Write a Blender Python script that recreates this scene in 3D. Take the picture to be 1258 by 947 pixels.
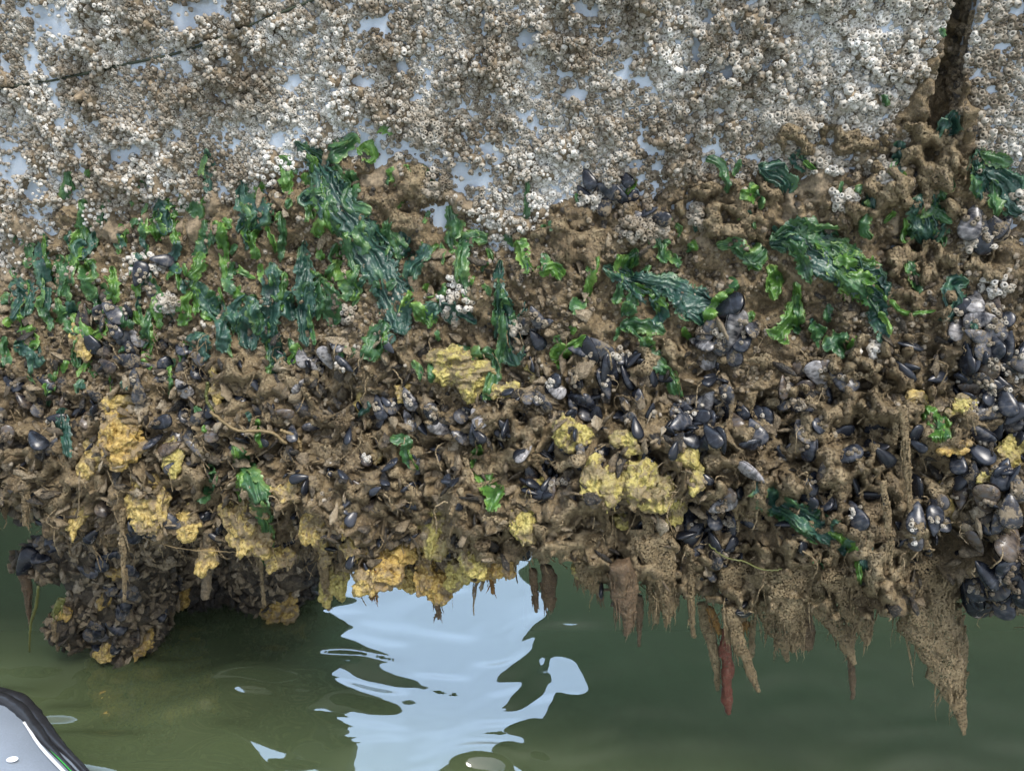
import bpy, math, random
import numpy as np
from mathutils import Vector, Matrix
from mathutils.bvhtree import BVHTree
R = math.radians
random.seed(7); rng = np.random.default_rng(11)
for o in list(bpy.data.objects): bpy.data.objects.remove(o)
scene = bpy.context.scene; COL = scene.collection

# ------------------------------------------------------------------ camera, world, sun
W0, H0, FPX = 1258.0, 947.0, 968.6
CAM = np.array([0.0, -1.3, 1.5]); PITCH = R(25)
cd = bpy.data.cameras.new('camera'); cam = bpy.data.objects.new('camera', cd); COL.objects.link(cam)
cam.location = CAM; cam.rotation_euler = (R(90) - PITCH, 0, 0)
cd.sensor_width = 36; cd.lens = 36 * FPX / W0; cd.clip_start = 0.02; cd.clip_end = 3000
scene.camera = cam
SUN_EL, SUN_AZ = R(64), R(140)          # azimuth measured from +Y towards +X, seen from above
SUN_STRENGTH, SKY_STRENGTH, EXPOSURE = 2.0, 0.12, 1.15
w = bpy.data.worlds.new("World"); scene.world = w; w.use_nodes = True
nt = w.node_tree; sky = nt.nodes.new('ShaderNodeTexSky'); sky.sky_type = 'NISHITA'; sky.sun_disc = False
sky.sun_elevation = SUN_EL; sky.sun_rotation = SUN_AZ; sky.dust_density = 2.0; sky.air_density = 1.0; sky.ozone_density = 1.0

# added bright cloud mixed over the clear sky to brighten the water's reflection
def _n(t): return nt.nodes.new('ShaderNode' + t)
_tc = _n('TexCoord'); _dot = _n('VectorMath'); _dot.operation = 'DOT_PRODUCT'; nt.links.new(_tc.outputs['Generated'], _dot.inputs[0]); _dot.inputs[1].default_value = (-.12, .66, .74)
_mr = _n('MapRange'); _mr.interpolation_type = 'SMOOTHSTEP'; _mr.inputs[1].default_value = .55; _mr.inputs[2].default_value = .93; nt.links.new(_dot.outputs['Value'], _mr.inputs[0])
_ns = _n('TexNoise'); _ns.inputs['Scale'].default_value = 3.5; _ns.inputs['Detail'].default_value = 6; nt.links.new(_tc.outputs['Generated'], _ns.inputs['Vector'])
_m2 = _n('Math'); _m2.operation = 'MULTIPLY_ADD'; nt.links.new(_ns.outputs[0], _m2.inputs[0]); _m2.inputs[1].default_value = .5; _m2.inputs[2].default_value = .72
_m3 = _n('Math'); _m3.operation = 'MULTIPLY'; nt.links.new(_mr.outputs[0], _m3.inputs[0]); nt.links.new(_m2.outputs[0], _m3.inputs[1])
_cl = _n('Mix'); _cl.data_type = 'RGBA'; nt.links.new(_m3.outputs[0], _cl.inputs[0]); _ov = _n('Mix'); _ov.data_type = 'RGBA'; _ov.inputs[0].default_value = .4; nt.links.new(sky.outputs[0], _ov.inputs[6]); _ov.inputs[7].default_value = (5.6, 5.7, 5.7, 1); nt.links.new(_ov.outputs[2], _cl.inputs[6]); _cl.inputs[7].default_value = (13.0, 17.6, 24.5, 1)
nt.links.new(_cl.outputs[2], nt.nodes['Background'].inputs[0]); nt.nodes['Background'].inputs[1].default_value = SKY_STRENGTH
sl = bpy.data.lights.new('sun', 'SUN'); so = bpy.data.objects.new('sun', sl); COL.objects.link(so)
sl.energy = SUN_STRENGTH; sl.angle = R(22); sl.color = (1.0, 0.95, 0.87)
sd = Vector((math.sin(SUN_AZ) * math.cos(SUN_EL), math.cos(SUN_AZ) * math.cos(SUN_EL), math.sin(SUN_EL)))
so.rotation_euler = sd.to_track_quat('Z', 'Y').to_euler()
scene.view_settings.view_transform = 'Standard'; scene.view_settings.look = 'None'
scene.view_settings.gamma = 1; scene.view_settings.exposure = EXPOSURE; scene.view_settings.use_curve_mapping = False

# ------------------------------------------------------------------ maths helpers
CP, SP = math.cos(PITCH), math.sin(PITCH)
def rays(px, py):
    px = np.asarray(px, float); py = np.asarray(py, float)
    a = (px - W0 / 2) / FPX; b = (py - H0 / 2) / FPX
    return np.stack([a, CP - b * SP, -SP - b * CP], -1)
def project(P):
    d = P - CAM; z = d[..., 1] * CP - d[..., 2] * SP
    return d[..., 0] / z * FPX + W0 / 2, -(d[..., 1] * SP + d[..., 2] * CP) / z * FPX + H0 / 2
def at_y(px, py, y):
    r = rays(px, py); return CAM + r * ((y - CAM[1]) / r[..., 1])[..., None]
PSI = R(12); SDIR = np.array([math.cos(PSI), -math.sin(PSI), 0]); NDIR = np.array([-math.sin(PSI), -math.cos(PSI), 0])
def at_wall(px, py, g=0.0):
    r = rays(px, py); t = (g - CAM @ NDIR) / (r @ NDIR); return CAM + r * np.asarray(t)[..., None]
def _h(i, j, k, s):
    n = (i * 374761393 + j * 668265263 + k * 2147483647 + s * 1274126177) & 0xffffffff
    n = ((n ^ (n >> 13)) * 1274126177) & 0xffffffff; n = ((n ^ (n >> 16)) * 2246822519) & 0xffffffff
    return ((n ^ (n >> 15)) & 0xffff) / 32767.5 - 1.0
def noise(p, scale=1.0, seed=0):
    p = np.asarray(p, float) * scale + 1000.37; i = np.floor(p).astype(np.int64); f = p - i; f = f * f * f * (f * (f * 6 - 15) + 10)
    x, y, z = i[..., 0], i[..., 1], i[..., 2]; r = 0
    for a in (0, 1):
        for b in (0, 1):
            for c in (0, 1):
                wgt = (f[..., 0] if a else 1 - f[..., 0]) * (f[..., 1] if b else 1 - f[..., 1]) * (f[..., 2] if c else 1 - f[..., 2])
                r = r + wgt * _h(x + a, y + b, z + c, seed)
    return r
def fbm(p, scale=1.0, oct=4, seed=0, gain=0.5):
    r = 0; a = 1.0
    for o in range(oct): r = r + a * noise(p, scale * 2 ** o, seed + o * 17); a *= gain
    return r
def sstep(a, b, x): t = np.clip((x - a) / (b - a), 0, 1); return t * t * (3 - 2 * t)
def crom(pts, n):
    pts = np.array(pts, float)
    if len(pts) == 2: return pts[0] + (pts[1] - pts[0]) * np.linspace(0, 1, n)[:, None]
    P = np.vstack([2 * pts[0] - pts[1], pts, 2 * pts[-1] - pts[-2]]); t = np.linspace(0, len(pts) - 1 - 1e-6, n)
    i = t.astype(int); f = (t - i)[:, None]; a, b, c, d = P[i], P[i + 1], P[i + 2], P[i + 3]
    return 0.5 * (2 * b + (c - a) * f + (2 * a - 5 * b + 4 * c - d) * f ** 2 + (3 * b - a - 3 * c + d) * f ** 3)
def norm(v): return v / np.maximum(np.linalg.norm(v, axis=-1, keepdims=True), 1e-9)

# ------------------------------------------------------------------ object helpers
def build(name, V, F, mat, parent=None, smooth=True, attrs=None, link=True):
    me = bpy.data.meshes.new(name); V = np.asarray(V, np.float32); F = np.asarray(F, np.int32)
    k = F.shape[1]; me.vertices.add(len(V)); me.vertices.foreach_set('co', V.ravel())
    me.loops.add(F.size); me.loops.foreach_set('vertex_index', F.ravel())
    me.polygons.add(len(F)); me.polygons.foreach_set('loop_start', np.arange(0, F.size, k, dtype=np.int32))
    me.update(calc_edges=True); me.validate()
    if smooth: me.polygons.foreach_set('use_smooth', np.ones(len(me.polygons), bool))
    for an, av in (attrs or {}).items():
        a = me.attributes.new(an, 'FLOAT', 'POINT'); a.data.foreach_set('value', np.asarray(av, np.float32))
    me.materials.append(mat)
    if not link: return me
    o = bpy.data.objects.new(name, me); COL.objects.link(o)
    if parent: o.parent = parent
    return o
def tag(o, label=None, cat=None, group=None, kind=None):
    if label: o['label'] = label
    if cat: o['category'] = cat
    if group: o['group'] = group
    if kind: o['kind'] = kind
    return o
def empty(name, loc):
    o = bpy.data.objects.new(name, None); COL.objects.link(o); o.location = loc; o.empty_display_size = .02; return o
def gridF(n, m, wrap=False, off=0):
    i, j = np.meshgrid(np.arange(n - 1), np.arange(m if wrap else m - 1), indexing='ij'); j2 = (j + 1) % m
    return np.stack([i * m + j, (i + 1) * m + j, (i + 1) * m + j2, i * m + j2], -1).reshape(-1, 4) + off
def rot_from(n, spin):
    """frames (N,3,3) whose third column is n, spun about it"""
    n = norm(n); a = np.where(np.abs(n[:, 2:3]) < .9, np.array([[0, 0, 1.]]), np.array([[1., 0, 0]]))
    x = norm(np.cross(a, n)); y = np.cross(n, x); c, s = np.cos(spin)[:, None], np.sin(spin)[:, None]
    return np.stack([x * c + y * s, -x * s + y * c, n], -1)
def batch(V0, F0, pos, M, scl, extra=None):
    scl = np.asarray(scl)
    if scl.ndim == 1: scl = np.repeat(scl[:, None], 3, 1)
    V = np.einsum('nij,nvj->nvi', M, V0[None] * scl[:, None, :]) + pos[:, None, :]
    F = F0[None] + (np.arange(len(pos)) * len(V0))[:, None, None]
    return V.reshape(-1, 3), F.reshape(-1, F0.shape[1])
class Acc:
    def __init__(s): s.V = []; s.F = []; s.A = []; s.n = 0
    def add(s, V, F, a=0.0):
        s.V.append(V); s.F.append(F + s.n); s.n += len(V); s.A.append(np.broadcast_to(np.asarray(a, float), (len(V),)).copy())
    def out(s): return np.vstack(s.V), np.vstack(s.F), np.concatenate(s.A)
def tube(P, rad, k=8, flat=None, rough=0.0, seed=0, sc=40):
    """lumpy tube along P (n,3), radii rad (n); flat = (axis, factor) squashes the section"""
    P = np.asarray(P, float); n = len(P); T = norm(np.gradient(P, axis=0)); up = np.array([0.13, -1, 0.21])
    X = norm(np.cross(T, up)); Y = norm(np.cross(X, T)); a = np.arange(k) / k * 2 * math.pi; rad = np.asarray(rad, float)
    f = flat if flat else 1.0
    V = P[:, None] + (X[:, None] * np.cos(a)[None, :, None] + Y[:, None] * np.sin(a)[None, :, None] * f) * rad[:, None, None]
    if rough:
        d = norm(V - P[:, None]); q = fbm(V * np.array([1, 1, .4]), sc, 3, seed); V = V + d * (q * rough)[..., None] * rad[:, None, None]
    V = np.vstack([V.reshape(-1, 3), P[:1], P[-1:]]); F = gridF(n, k, True)
    j = np.arange(k); c0 = np.stack([np.full(k, n * k), j, (j + 1) % k, np.full(k, n * k)], -1)
    c1 = np.stack([np.full(k, n * k + 1), (n - 1) * k + (j + 1) % k, (n - 1) * k + j, np.full(k, n * k + 1)], -1)
    return V, F, c0[:, :3], c1[:, :3]
def tubeQ(*a, **k):
    """tube closed by shrinking end rings, quads only"""
    P = np.asarray(a[0], float); r = np.asarray(a[1], float).copy()
    P = np.vstack([P[:1] - (P[1:2] - P[:1]) * .12, P, P[-1:] + (P[-1:] - P[-2:-1]) * .12]); r = np.concatenate([[r[0] * .05], r, [r[-1] * .05]])
    V, F, _, _ = tube(P, r, *a[2:], **k); return V[:-2], F

# ------------------------------------------------------------------ materials
def mat(name):
    m = bpy.data.materials.new(name); m.use_nodes = True; nt = m.node_tree
    return m, nt, nt.nodes['Principled BSDF']
def N(nt, t, **k):
    n = nt.nodes.new('ShaderNode' + t)
    for a, b in k.items(): setattr(n, a, b)
    return n
def noise_n(nt, scale, detail=4, rough=.6, coord='Object', dist=0):
    tc = N(nt, 'TexCoord'); n = N(nt, 'TexNoise'); n.inputs['Scale'].default_value = scale; n.inputs['Detail'].default_value = detail
    n.inputs['Roughness'].default_value = rough; n.inputs['Distortion'].default_value = dist; nt.links.new(tc.outputs[coord], n.inputs['Vector']); return n
def ramp(nt, src, stops):
    r = N(nt, 'ValToRGB'); e = r.color_ramp.elements
    while len(e) > 1: e.remove(e[0])
    e[0].position = stops[0][0]; e[0].color = (*stops[0][1], 1)
    for p, c in stops[1:]: q = e.new(p); q.color = (*c, 1)
    nt.links.new(src, r.inputs[0]); return r
def mixc(nt, fac, a, b, mode='MIX'):
    m = N(nt, 'Mix'); m.data_type = 'RGBA'; m.blend_type = mode
    for s, v in ((m.inputs[0], fac), (m.inputs[6], a), (m.inputs[7], b)):
        if isinstance(v, (int, float)): s.default_value = v
        elif isinstance(v, tuple): s.default_value = (*v, 1)
        else: nt.links.new(v, s)
    return m.outputs[2]
def mth(nt, op, a, b=0.0, c=None):
    m = N(nt, 'Math'); m.operation = op
    for i, v in enumerate((a, b) if c is None else (a, b, c)):
        if isinstance(v, (int, float)): m.inputs[i].default_value = v
        else: nt.links.new(v, m.inputs[i])
    return m.outputs[0]
def bump(nt, bs, src, strength=.5, dist=.003, prev=None):
    b = N(nt, 'Bump'); b.inputs['Strength'].default_value = strength; b.inputs['Distance'].default_value = dist
    nt.links.new(src, b.inputs['Height'])
    if prev: nt.links.new(prev.outputs[0], b.inputs['Normal'])
    nt.links.new(b.outputs[0], bs.inputs['Normal']); return b
def attr(nt, name): a = N(nt, 'Attribute'); a.attribute_name = name; return a.outputs['Fac']
def orand(nt): return N(nt, 'ObjectInfo').outputs['Random']
def geo_pos(nt): return N(nt, 'NewGeometry').outputs['Position']
def wnoise(nt, scale, detail=3, rough=.6, dist=0):
    n = N(nt, 'TexNoise'); n.inputs['Scale'].default_value = scale; n.inputs['Detail'].default_value = detail; n.inputs['Roughness'].default_value = rough
    n.inputs['Distortion'].default_value = dist; nt.links.new(geo_pos(nt), n.inputs['Vector']); return n

def sm(nt, src, a, b):
    r = N(nt, 'MapRange'); r.interpolation_type = 'SMOOTHSTEP'; r.inputs[1].default_value = a; r.inputs[2].default_value = b; nt.links.new(src, r.inputs[0]); return r.outputs[0]
def mud_material(name, cols, rough=(.28, .7), use_tint=False, lace=0):
    m, nt, bs = mat(name)
    a = wnoise(nt, 9, 5); b = wnoise(nt, 70, 4, .7); c = wnoise(nt, 420, 3, .7)
    f = mth(nt, 'MULTIPLY_ADD', b.outputs[0], .55, mth(nt, 'MULTIPLY', a.outputs[0], .5))
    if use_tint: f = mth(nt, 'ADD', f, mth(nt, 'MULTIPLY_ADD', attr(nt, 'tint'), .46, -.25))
    r = ramp(nt, f, cols)
    v = N(nt, 'TexVoronoi'); v.inputs['Scale'].default_value = 260; nt.links.new(geo_pos(nt), v.inputs['Vector'])
    col = mixc(nt, mth(nt, 'MULTIPLY', mth(nt, 'GREATER_THAN', c.outputs[0], .62), .5), r.outputs[0], (.50, .43, .31))
    e_ = wnoise(nt, 165, 4, .75); col = mixc(nt, mth(nt, 'MULTIPLY', sm(nt, e_.outputs[0], .50, .60), .6), col, (.085, .062, .036))
    nt.links.new(col, bs.inputs['Base Color'])
    rr = N(nt, 'MapRange'); rr.inputs[3].default_value = rough[0]; rr.inputs[4].default_value = rough[1]; nt.links.new(b.outputs[0], rr.inputs[0]); nt.links.new(rr.outputs[0], bs.inputs['Roughness'])
    b1 = bump(nt, bs, b.outputs[0], .8, .012); b2 = bump(nt, bs, e_.outputs[0], 1.0, .008, b1); bump(nt, bs, c.outputs[0], .8, .003, b2)
    if lace:
        l_ = wnoise(nt, 330, 2, .6); l2 = wnoise(nt, 45, 2, .5); nt.links.new(mth(nt, 'LESS_THAN', mth(nt, 'MULTIPLY_ADD', l2.outputs[0], .25, l_.outputs[0]), lace), bs.inputs['Alpha'])
    return m
M = {}
M['mud'] = mud_material('silt_mud', [(.32, (.050, .036, .019)), (.44, (.155, .112, .060)), (.57, (.275, .205, .112)), (.75, (.42, .33, .20))])
M['mudshell'] = mud_material('silt_coated_shell', [(.24, (.030, .028, .026)), (.36, (.10, .08, .055)), (.50, (.24, .185, .115)), (.66, (.36, .285, .185)), (.82, (.50, .43, .32))], (.25, .68), True)
M['strand'] = mud_material('silt_strand', [(.3, (.13, .09, .045)), (.5, (.29, .215, .115)), (.7, (.44, .34, .20))], (.4, .75), True, .68)
M['net'] = mud_material('silt_net', [(.30, (.10, .072, .038)), (.45, (.23, .17, .095)), (.57, (.34, .262, .15)), (.75, (.46, .37, .23))], lace=.70)
M['darkstrand'] = mud_material('dark_squirt', [(.3, (.05, .034, .02)), (.5, (.14, .09, .05)), (.7, (.25, .17, .095))], (.3, .6))
M['orangestrand'] = mud_material('amber_squirt', [(.3, (.18, .075, .02)), (.5, (.34, .17, .04)), (.7, (.46, .28, .08))], (.25, .5))
M['red'] = mud_material('red_sponge', [(.3, (.06, .014, .010)), (.5, (.16, .034, .020)), (.7, (.22, .07, .045))], (.25, .5))
M['drowned'] = mud_material('drowned_growth', [(.3, (.08, .05, .015)), (.5, (.36, .24, .05)), (.7, (.55, .38, .09))])

def sponge_material(name, c0, c1, c2):
    m, nt, bs = mat(name); a = wnoise(nt, 38, 4, .6); b = wnoise(nt, 150, 4, .65); g = wnoise(nt, 14, 3, .5)
    r = ramp(nt, b.outputs[0], [(.32, c0), (.5, c1), (.68, c2)])
    f = mth(nt, 'MULTIPLY', sm(nt, a.outputs[0], .44, .55), sm(nt, g.outputs[0], .32, .52))
    col = mixc(nt, mth(nt, 'MULTIPLY', f, .8), r.outputs[0], (.16, .12, .075)); vo = N(nt, 'TexVoronoi'); vo.inputs['Scale'].default_value = 95; nt.links.new(geo_pos(nt), vo.inputs['Vector'])
    col = mixc(nt, mth(nt, 'MULTIPLY', mth(nt, 'LESS_THAN', vo.outputs['Distance'], .17), .75), col, (.10, .065, .02)); nt.links.new(col, bs.inputs['Base Color'])
    bs.inputs['Roughness'].default_value = .5; bs.inputs['Subsurface Weight'].default_value = .12; bs.inputs['Subsurface Radius'].default_value = (.008, .005, .002); bs.inputs['Subsurface Scale'].default_value = .5
    bump(nt, bs, b.outputs[0], .8, .006); return m
M['sponge'] = sponge_material('yellow_sponge', (.13, .105, .032), (.33, .275, .075), (.50, .43, .15))
M['sponge_orange'] = sponge_material('orange_sponge', (.16, .10, .024), (.34, .225, .058), (.49, .365, .12))
M['sponge_ochre'] = sponge_material('ochre_sponge', (.15, .105, .03), (.36, .265, .08), (.52, .41, .165))

m, nt, bs = mat('barnacle_shell'); M['barnacle'] = m
t = mth(nt, 'ADD', attr(nt, 'tint'), mth(nt, 'MULTIPLY', orand(nt), .3))
big = wnoise(nt, 7, 4, .6); f = mth(nt, 'ADD', mth(nt, 'MULTIPLY', t, .45), mth(nt, 'MULTIPLY_ADD', big.outputs[0], 1.5, -.52))
r = ramp(nt, f, [(.08, (.075, .056, .035)), (.30, (.165, .135, .095)), (.50, (.30, .27, .22)), (.74, (.52, .50, .455)), (1, (.78, .77, .73))])
fine = wnoise(nt, 300, 3, .7); c = mixc(nt, mth(nt, 'MULTIPLY', sm(nt, fine.outputs[0], .52, .70), .5), r.outputs[0], (.17, .125, .07))
c = mixc(nt, attr(nt, 'pit'), c, (.035, .024, .016)); nt.links.new(c, bs.inputs['Base Color'])
bs.inputs['Roughness'].default_value = .6; bump(nt, bs, fine.outputs[0], .7, .002)

def mussel_material(name, dust, tint):
    m, nt, bs = mat(name)
    tc = N(nt, 'TexCoord'); mp = N(nt, 'Mapping'); nt.links.new(tc.outputs['Object'], mp.inputs[0])
    wv = N(nt, 'TexNoise'); wv.inputs['Scale'].default_value = 3.5; wv.inputs['Detail'].default_value = 4; mp.inputs['Scale'].default_value = (2.2, 1, 1); nt.links.new(mp.outputs[0], wv.inputs['Vector'])
    n2 = wnoise(nt, 60, 4, .65); n3 = wnoise(nt, 230, 3, .7)
    r = ramp(nt, mth(nt, 'ADD', wv.outputs[0], mth(nt, 'MULTIPLY_ADD', orand(nt), .3, -.15)), [(.3, (.006, .007, .011)), (.5, tint), (.62, tuple(x * 2.3 for x in tint)), (.78, (.09, .085, .085))])
    d = sm(nt, mth(nt, 'ADD', mth(nt, 'MULTIPLY', n2.outputs[0], .7), mth(nt, 'MULTIPLY', n3.outputs[0], .3)), .62 - dust, .70 - dust)
    c = mixc(nt, mth(nt, 'MULTIPLY', d, .92), r.outputs[0], (.17, .135, .088)); nt.links.new(c, bs.inputs['Base Color'])
    rr = N(nt, 'MapRange'); bs.inputs['Specular IOR Level'].default_value = .4; rr.inputs[3].default_value = .27; rr.inputs[4].default_value = .75; nt.links.new(d, rr.inputs[0]); nt.links.new(rr.outputs[0], bs.inputs['Roughness'])
    b1 = bump(nt, bs, wv.outputs[0], .2, .0012); bump(nt, bs, mth(nt, 'MULTIPLY', n3.outputs[0], d), .6, .003, b1); return m
M['mussel_blue'] = mussel_material('blue_black_mussel', .0, (.012, .014, .019))
M['mussel_dusty'] = mussel_material('dusty_mussel', .13, (.024, .025, .029))
M['mussel_brown'] = mussel_material('brown_mussel', .06, (.040, .030, .022))
M['mussel_pale'] = mussel_material('pale_worn_mussel', .05, (.12, .115, .115))

def weed_material(name, dark, mid, bright):
    m, nt, bs = mat(name); a = wnoise(nt, 26, 4, .6); b = wnoise(nt, 120, 4, .6)
    f = mth(nt, 'MULTIPLY_ADD', b.outputs[0], .4, mth(nt, 'MULTIPLY', a.outputs[0], .6)); f = mth(nt, 'ADD', f, mth(nt, 'MULTIPLY_ADD', attr(nt, 'tint'), .26, -.06))
    r = ramp(nt, f, [(.34, dark), (.52, mid), (.70, bright), (.86, (.33, .42, .12))]); nt.links.new(r.outputs[0], bs.inputs['Base Color'])
    eg = wnoise(nt, 170, 3, .6); al = mth(nt, 'LESS_THAN', mth(nt, 'MULTIPLY_ADD', eg.outputs[0], 1.3, attr(nt, 'edge')), 1.58); tb = N(nt, 'BsdfTransparent')
    bs.inputs['Roughness'].default_value = .38; bs.inputs['Specular IOR Level'].default_value = .8; bs.inputs['Coat Weight'].default_value = .12; bs.inputs['Coat Roughness'].default_value = .25
    wr = N(nt, 'TexNoise'); wr.inputs['Scale'].default_value = 110; wr.inputs['Detail'].default_value = 4; wr.inputs['Distortion'].default_value = 1.2; nt.links.new(geo_pos(nt), wr.inputs['Vector'])
    bump(nt, bs, wr.outputs[0], .5, .004)
    tr = N(nt, 'BsdfTranslucent'); nt.links.new(mixc(nt, .5, r.outputs[0], bright), tr.inputs[0]); mx = N(nt, 'MixShader'); mx.inputs[0].default_value = .28
    out = nt.nodes['Material Output']; nt.links.new(bs.outputs[0], mx.inputs[1]); nt.links.new(tr.outputs[0], mx.inputs[2]); mz = N(nt, 'MixShader'); nt.links.new(al, mz.inputs[0]); nt.links.new(tb.outputs[0], mz.inputs[1]); nt.links.new(mx.outputs[0], mz.inputs[2]); nt.links.new(mz.outputs[0], out.inputs[0]); return m
M['weed_dark'] = weed_material('dark_sea_lettuce', (.010, .042, .034), (.034, .100, .072), (.10, .20, .095))
M['weed_mid'] = weed_material('green_sea_lettuce', (.016, .060, .026), (.055, .15, .050), (.18, .29, .085))
M['weed_bright'] = weed_material('bright_sea_lettuce', (.030, .095, .018), (.095, .22, .035), (.24, .38, .09))

m, nt, bs = mat('painted_steel'); M['plate'] = m
a = wnoise(nt, 5, 4); b = wnoise(nt, 45, 5, .7); c = wnoise(nt, 260, 3, .7)
r = ramp(nt, mth(nt, 'MULTIPLY_ADD', b.outputs[0], .4, mth(nt, 'MULTIPLY', a.outputs[0], .6)), [(.3, (.33, .38, .45)), (.5, (.45, .51, .59)), (.7, (.52, .58, .66))])
col = mixc(nt, mth(nt, 'MULTIPLY', sm(nt, c.outputs[0], .56, .66), .45), r.outputs[0], (.55, .55, .52)); col = mixc(nt, mth(nt, 'MULTIPLY', sm(nt, b.outputs[0], .56, .7), .45), col, (.20, .17, .12))
nt.links.new(col, bs.inputs['Base Color']); bs.inputs['Roughness'].default_value = .45; bump(nt, bs, c.outputs[0], .3, .002)

m, nt, bs = mat('murky_water'); M['water'] = m
nt.nodes.remove(bs); out = nt.nodes['Material Output']
WATER_IOR = 2.0
g = N(nt, 'BsdfGlossy'); g.inputs['Roughness'].default_value = .015
df = N(nt, 'BsdfDiffuse'); tr = N(nt, 'BsdfTransparent')
cn = wnoise(nt, 1.6, 3); rc = ramp(nt, cn.outputs[0], [(.35, (.092, .126, .060)), (.65, (.114, .148, .074))]); nt.links.new(rc.outputs[0], df.inputs[0])
mx = N(nt, 'MixShader'); mx.inputs[0].default_value = .45; nt.links.new(df.outputs[0], mx.inputs[1]); nt.links.new(tr.outputs[0], mx.inputs[2])
fr = N(nt, 'Fresnel'); fr.inputs[0].default_value = WATER_IOR; mo = N(nt, 'MixShader'); nt.links.new(fr.outputs[0], mo.inputs[0]); nt.links.new(mx.outputs[0], mo.inputs[1]); nt.links.new(g.outputs[0], mo.inputs[2])
nt.links.new(mo.outputs[0], out.inputs[0])
va = N(nt, 'VolumeAbsorption'); va.inputs['Color'].default_value = (.38, .52, .30, 1); va.inputs['Density'].default_value = 7.0; nt.links.new(va.outputs[0], out.inputs['Volume'])
wb = wnoise(nt, 60, 3, .5); wb2 = wnoise(nt, 7, 2, .5); B = N(nt, 'Bump'); B.inputs['Strength'].default_value = .12; B.inputs['Distance'].default_value = .001
nt.nodes.remove(B); nt.nodes.remove(wb); nt.nodes.remove(wb2)

def plain(name, c, rough=.6, v=.25, sc=30, bmp=.3, spec=.5):
    m, nt, bs = mat(name); a = wnoise(nt, sc, 5, .65)
    r = ramp(nt, a.outputs[0], [(.3, tuple(x * (1 - v) for x in c)), (.7, tuple(min(1, x * (1 + v)) for x in c))]); nt.links.new(r.outputs[0], bs.inputs['Base Color'])
    bs.inputs['Roughness'].default_value = rough; bs.inputs['Specular IOR Level'].default_value = spec; bump(nt, bs, a.outputs[0], bmp, .003); return m
M['grime'] = plain('brown_grime', (.20, .155, .10), .8, .55, 160, .9)
M['bed'] = plain('river_bed', (.05, .07, .03), .9, .4, 3)
M['plain_dark'] = plain('plain_dark_matte', (.040, .048, .030), .8, .4, 6)  # shared by the added unseen walls, the gap filler and the seam
M['rubber'] = plain('black_rubber', (.018, .018, .020), .38, .3, 90)
M['fabric'] = plain('grey_boat_fabric', (.19, .22, .26), .85, .07, 300, .2)
M['green'] = plain('green_trim', (.05, .45, .07), .4, .1)
M['white'] = plain('white_trim', (.75, .77, .80), .4, .05)
M['slime'] = plain('fine_weed_strand', (.085, .09, .025), .4, .3)
M['bristle'] = plain('brown_thread', (.18, .13, .06), .6, .3)
M['limpet'] = plain('white_limpet', (.68, .70, .68), .5, .12, 200)

# ------------------------------------------------------------------ setting: water, bed, added unseen walls
def lines(lo, hi, step, far, n=18):
    c = np.arange(lo, hi + step / 2, step); e = step * 1.0 * np.cumsum(1.55 ** np.arange(1, n)); e = e[e < far]; e = np.append(e, far)
    return np.concatenate([lo - e[::-1], c, hi + e])
xs = lines(-1.5, 1.4, .006, 600, 28); ys = lines(-.6, .9, .006, 600, 28)
X, Y = np.meshgrid(xs, ys, indexing='ij'); P = np.stack([X, Y, 0 * X], -1)
def waves(P):
    q = P.copy(); q[..., 0] += .06 * noise(P, 5, 91); q[..., 1] += .06 * noise(P, 5, 92)
    amp = sstep(2.5, 1.0, np.abs(P[..., 0])) * sstep(2.0, .9, np.abs(P[..., 1] - .1)); near = .35 + .65 * sstep(.55, .05, P[..., 1])
    s = q * np.array([1.0, 1.5, 1]); near = near * (1.15 - .92 * sstep(.12, .34, P[..., 0]))
    return amp * near * (.0150 * noise(s, 4.0, 5) + .0105 * noise(s * np.array([.75, 1.35, 1]), 9.0, 26)) + amp * (1 - .75 * sstep(.12, .34, P[..., 0])) * .0046 * noise(q * np.array([5., 20, 1]), 1, 8) * sstep(-.1, .5, noise(P, 3.5, 9)) + amp * .0016 * noise(q * np.array([15., 44, 1]), 1, 18) * sstep(-.1, .5, noise(P, 5, 19)) * (.3 + .7 * sstep(.2, -.1, P[..., 0]))
P[..., 2] = waves(P)
water = tag(build('water', P.reshape(-1, 3), gridF(len(xs), len(ys)), M['water']), kind='structure')
bx = np.array([-600., -4, 4, 600]); X, Y = np.meshgrid(bx, bx, indexing='ij')
tag(build('river_bed', np.stack([X, Y, 0 * X - 1.3], -1).reshape(-1, 3), gridF(4, 4), M['bed']), kind='structure')
def box(lo, hi, nseg=1):
    lo, hi = np.array(lo, float), np.array(hi, float)
    V = np.array([[(lo, hi)[i][0], (lo, hi)[j][1], (lo, hi)[k][2]] for i in (0, 1) for j in (0, 1) for k in (0, 1)])
    F = np.array([[0, 1, 3, 2], [4, 6, 7, 5], [0, 4, 5, 1], [2, 3, 7, 6], [0, 2, 6, 4], [1, 5, 7, 3]]); return V, F
for x0, x1, lab in ((.06, 5.0, 'unseen dark wall added behind the growth to darken the reflection on the right'), (-5.0, -.93, 'unseen dark wall added behind the growth to darken the reflection on the left')):
    V, F = box((x0, 1.75, -1.3), (x1, 2.05, 4.6)); o = build('reflection_blocker', V, F, M['plain_dark'], smooth=False)  # unseen, added only to keep sky out of the water's mirror image
    bv = o.modifiers.new('b', 'BEVEL'); bv.width = .03; tag(o, lab, 'wall')

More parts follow.
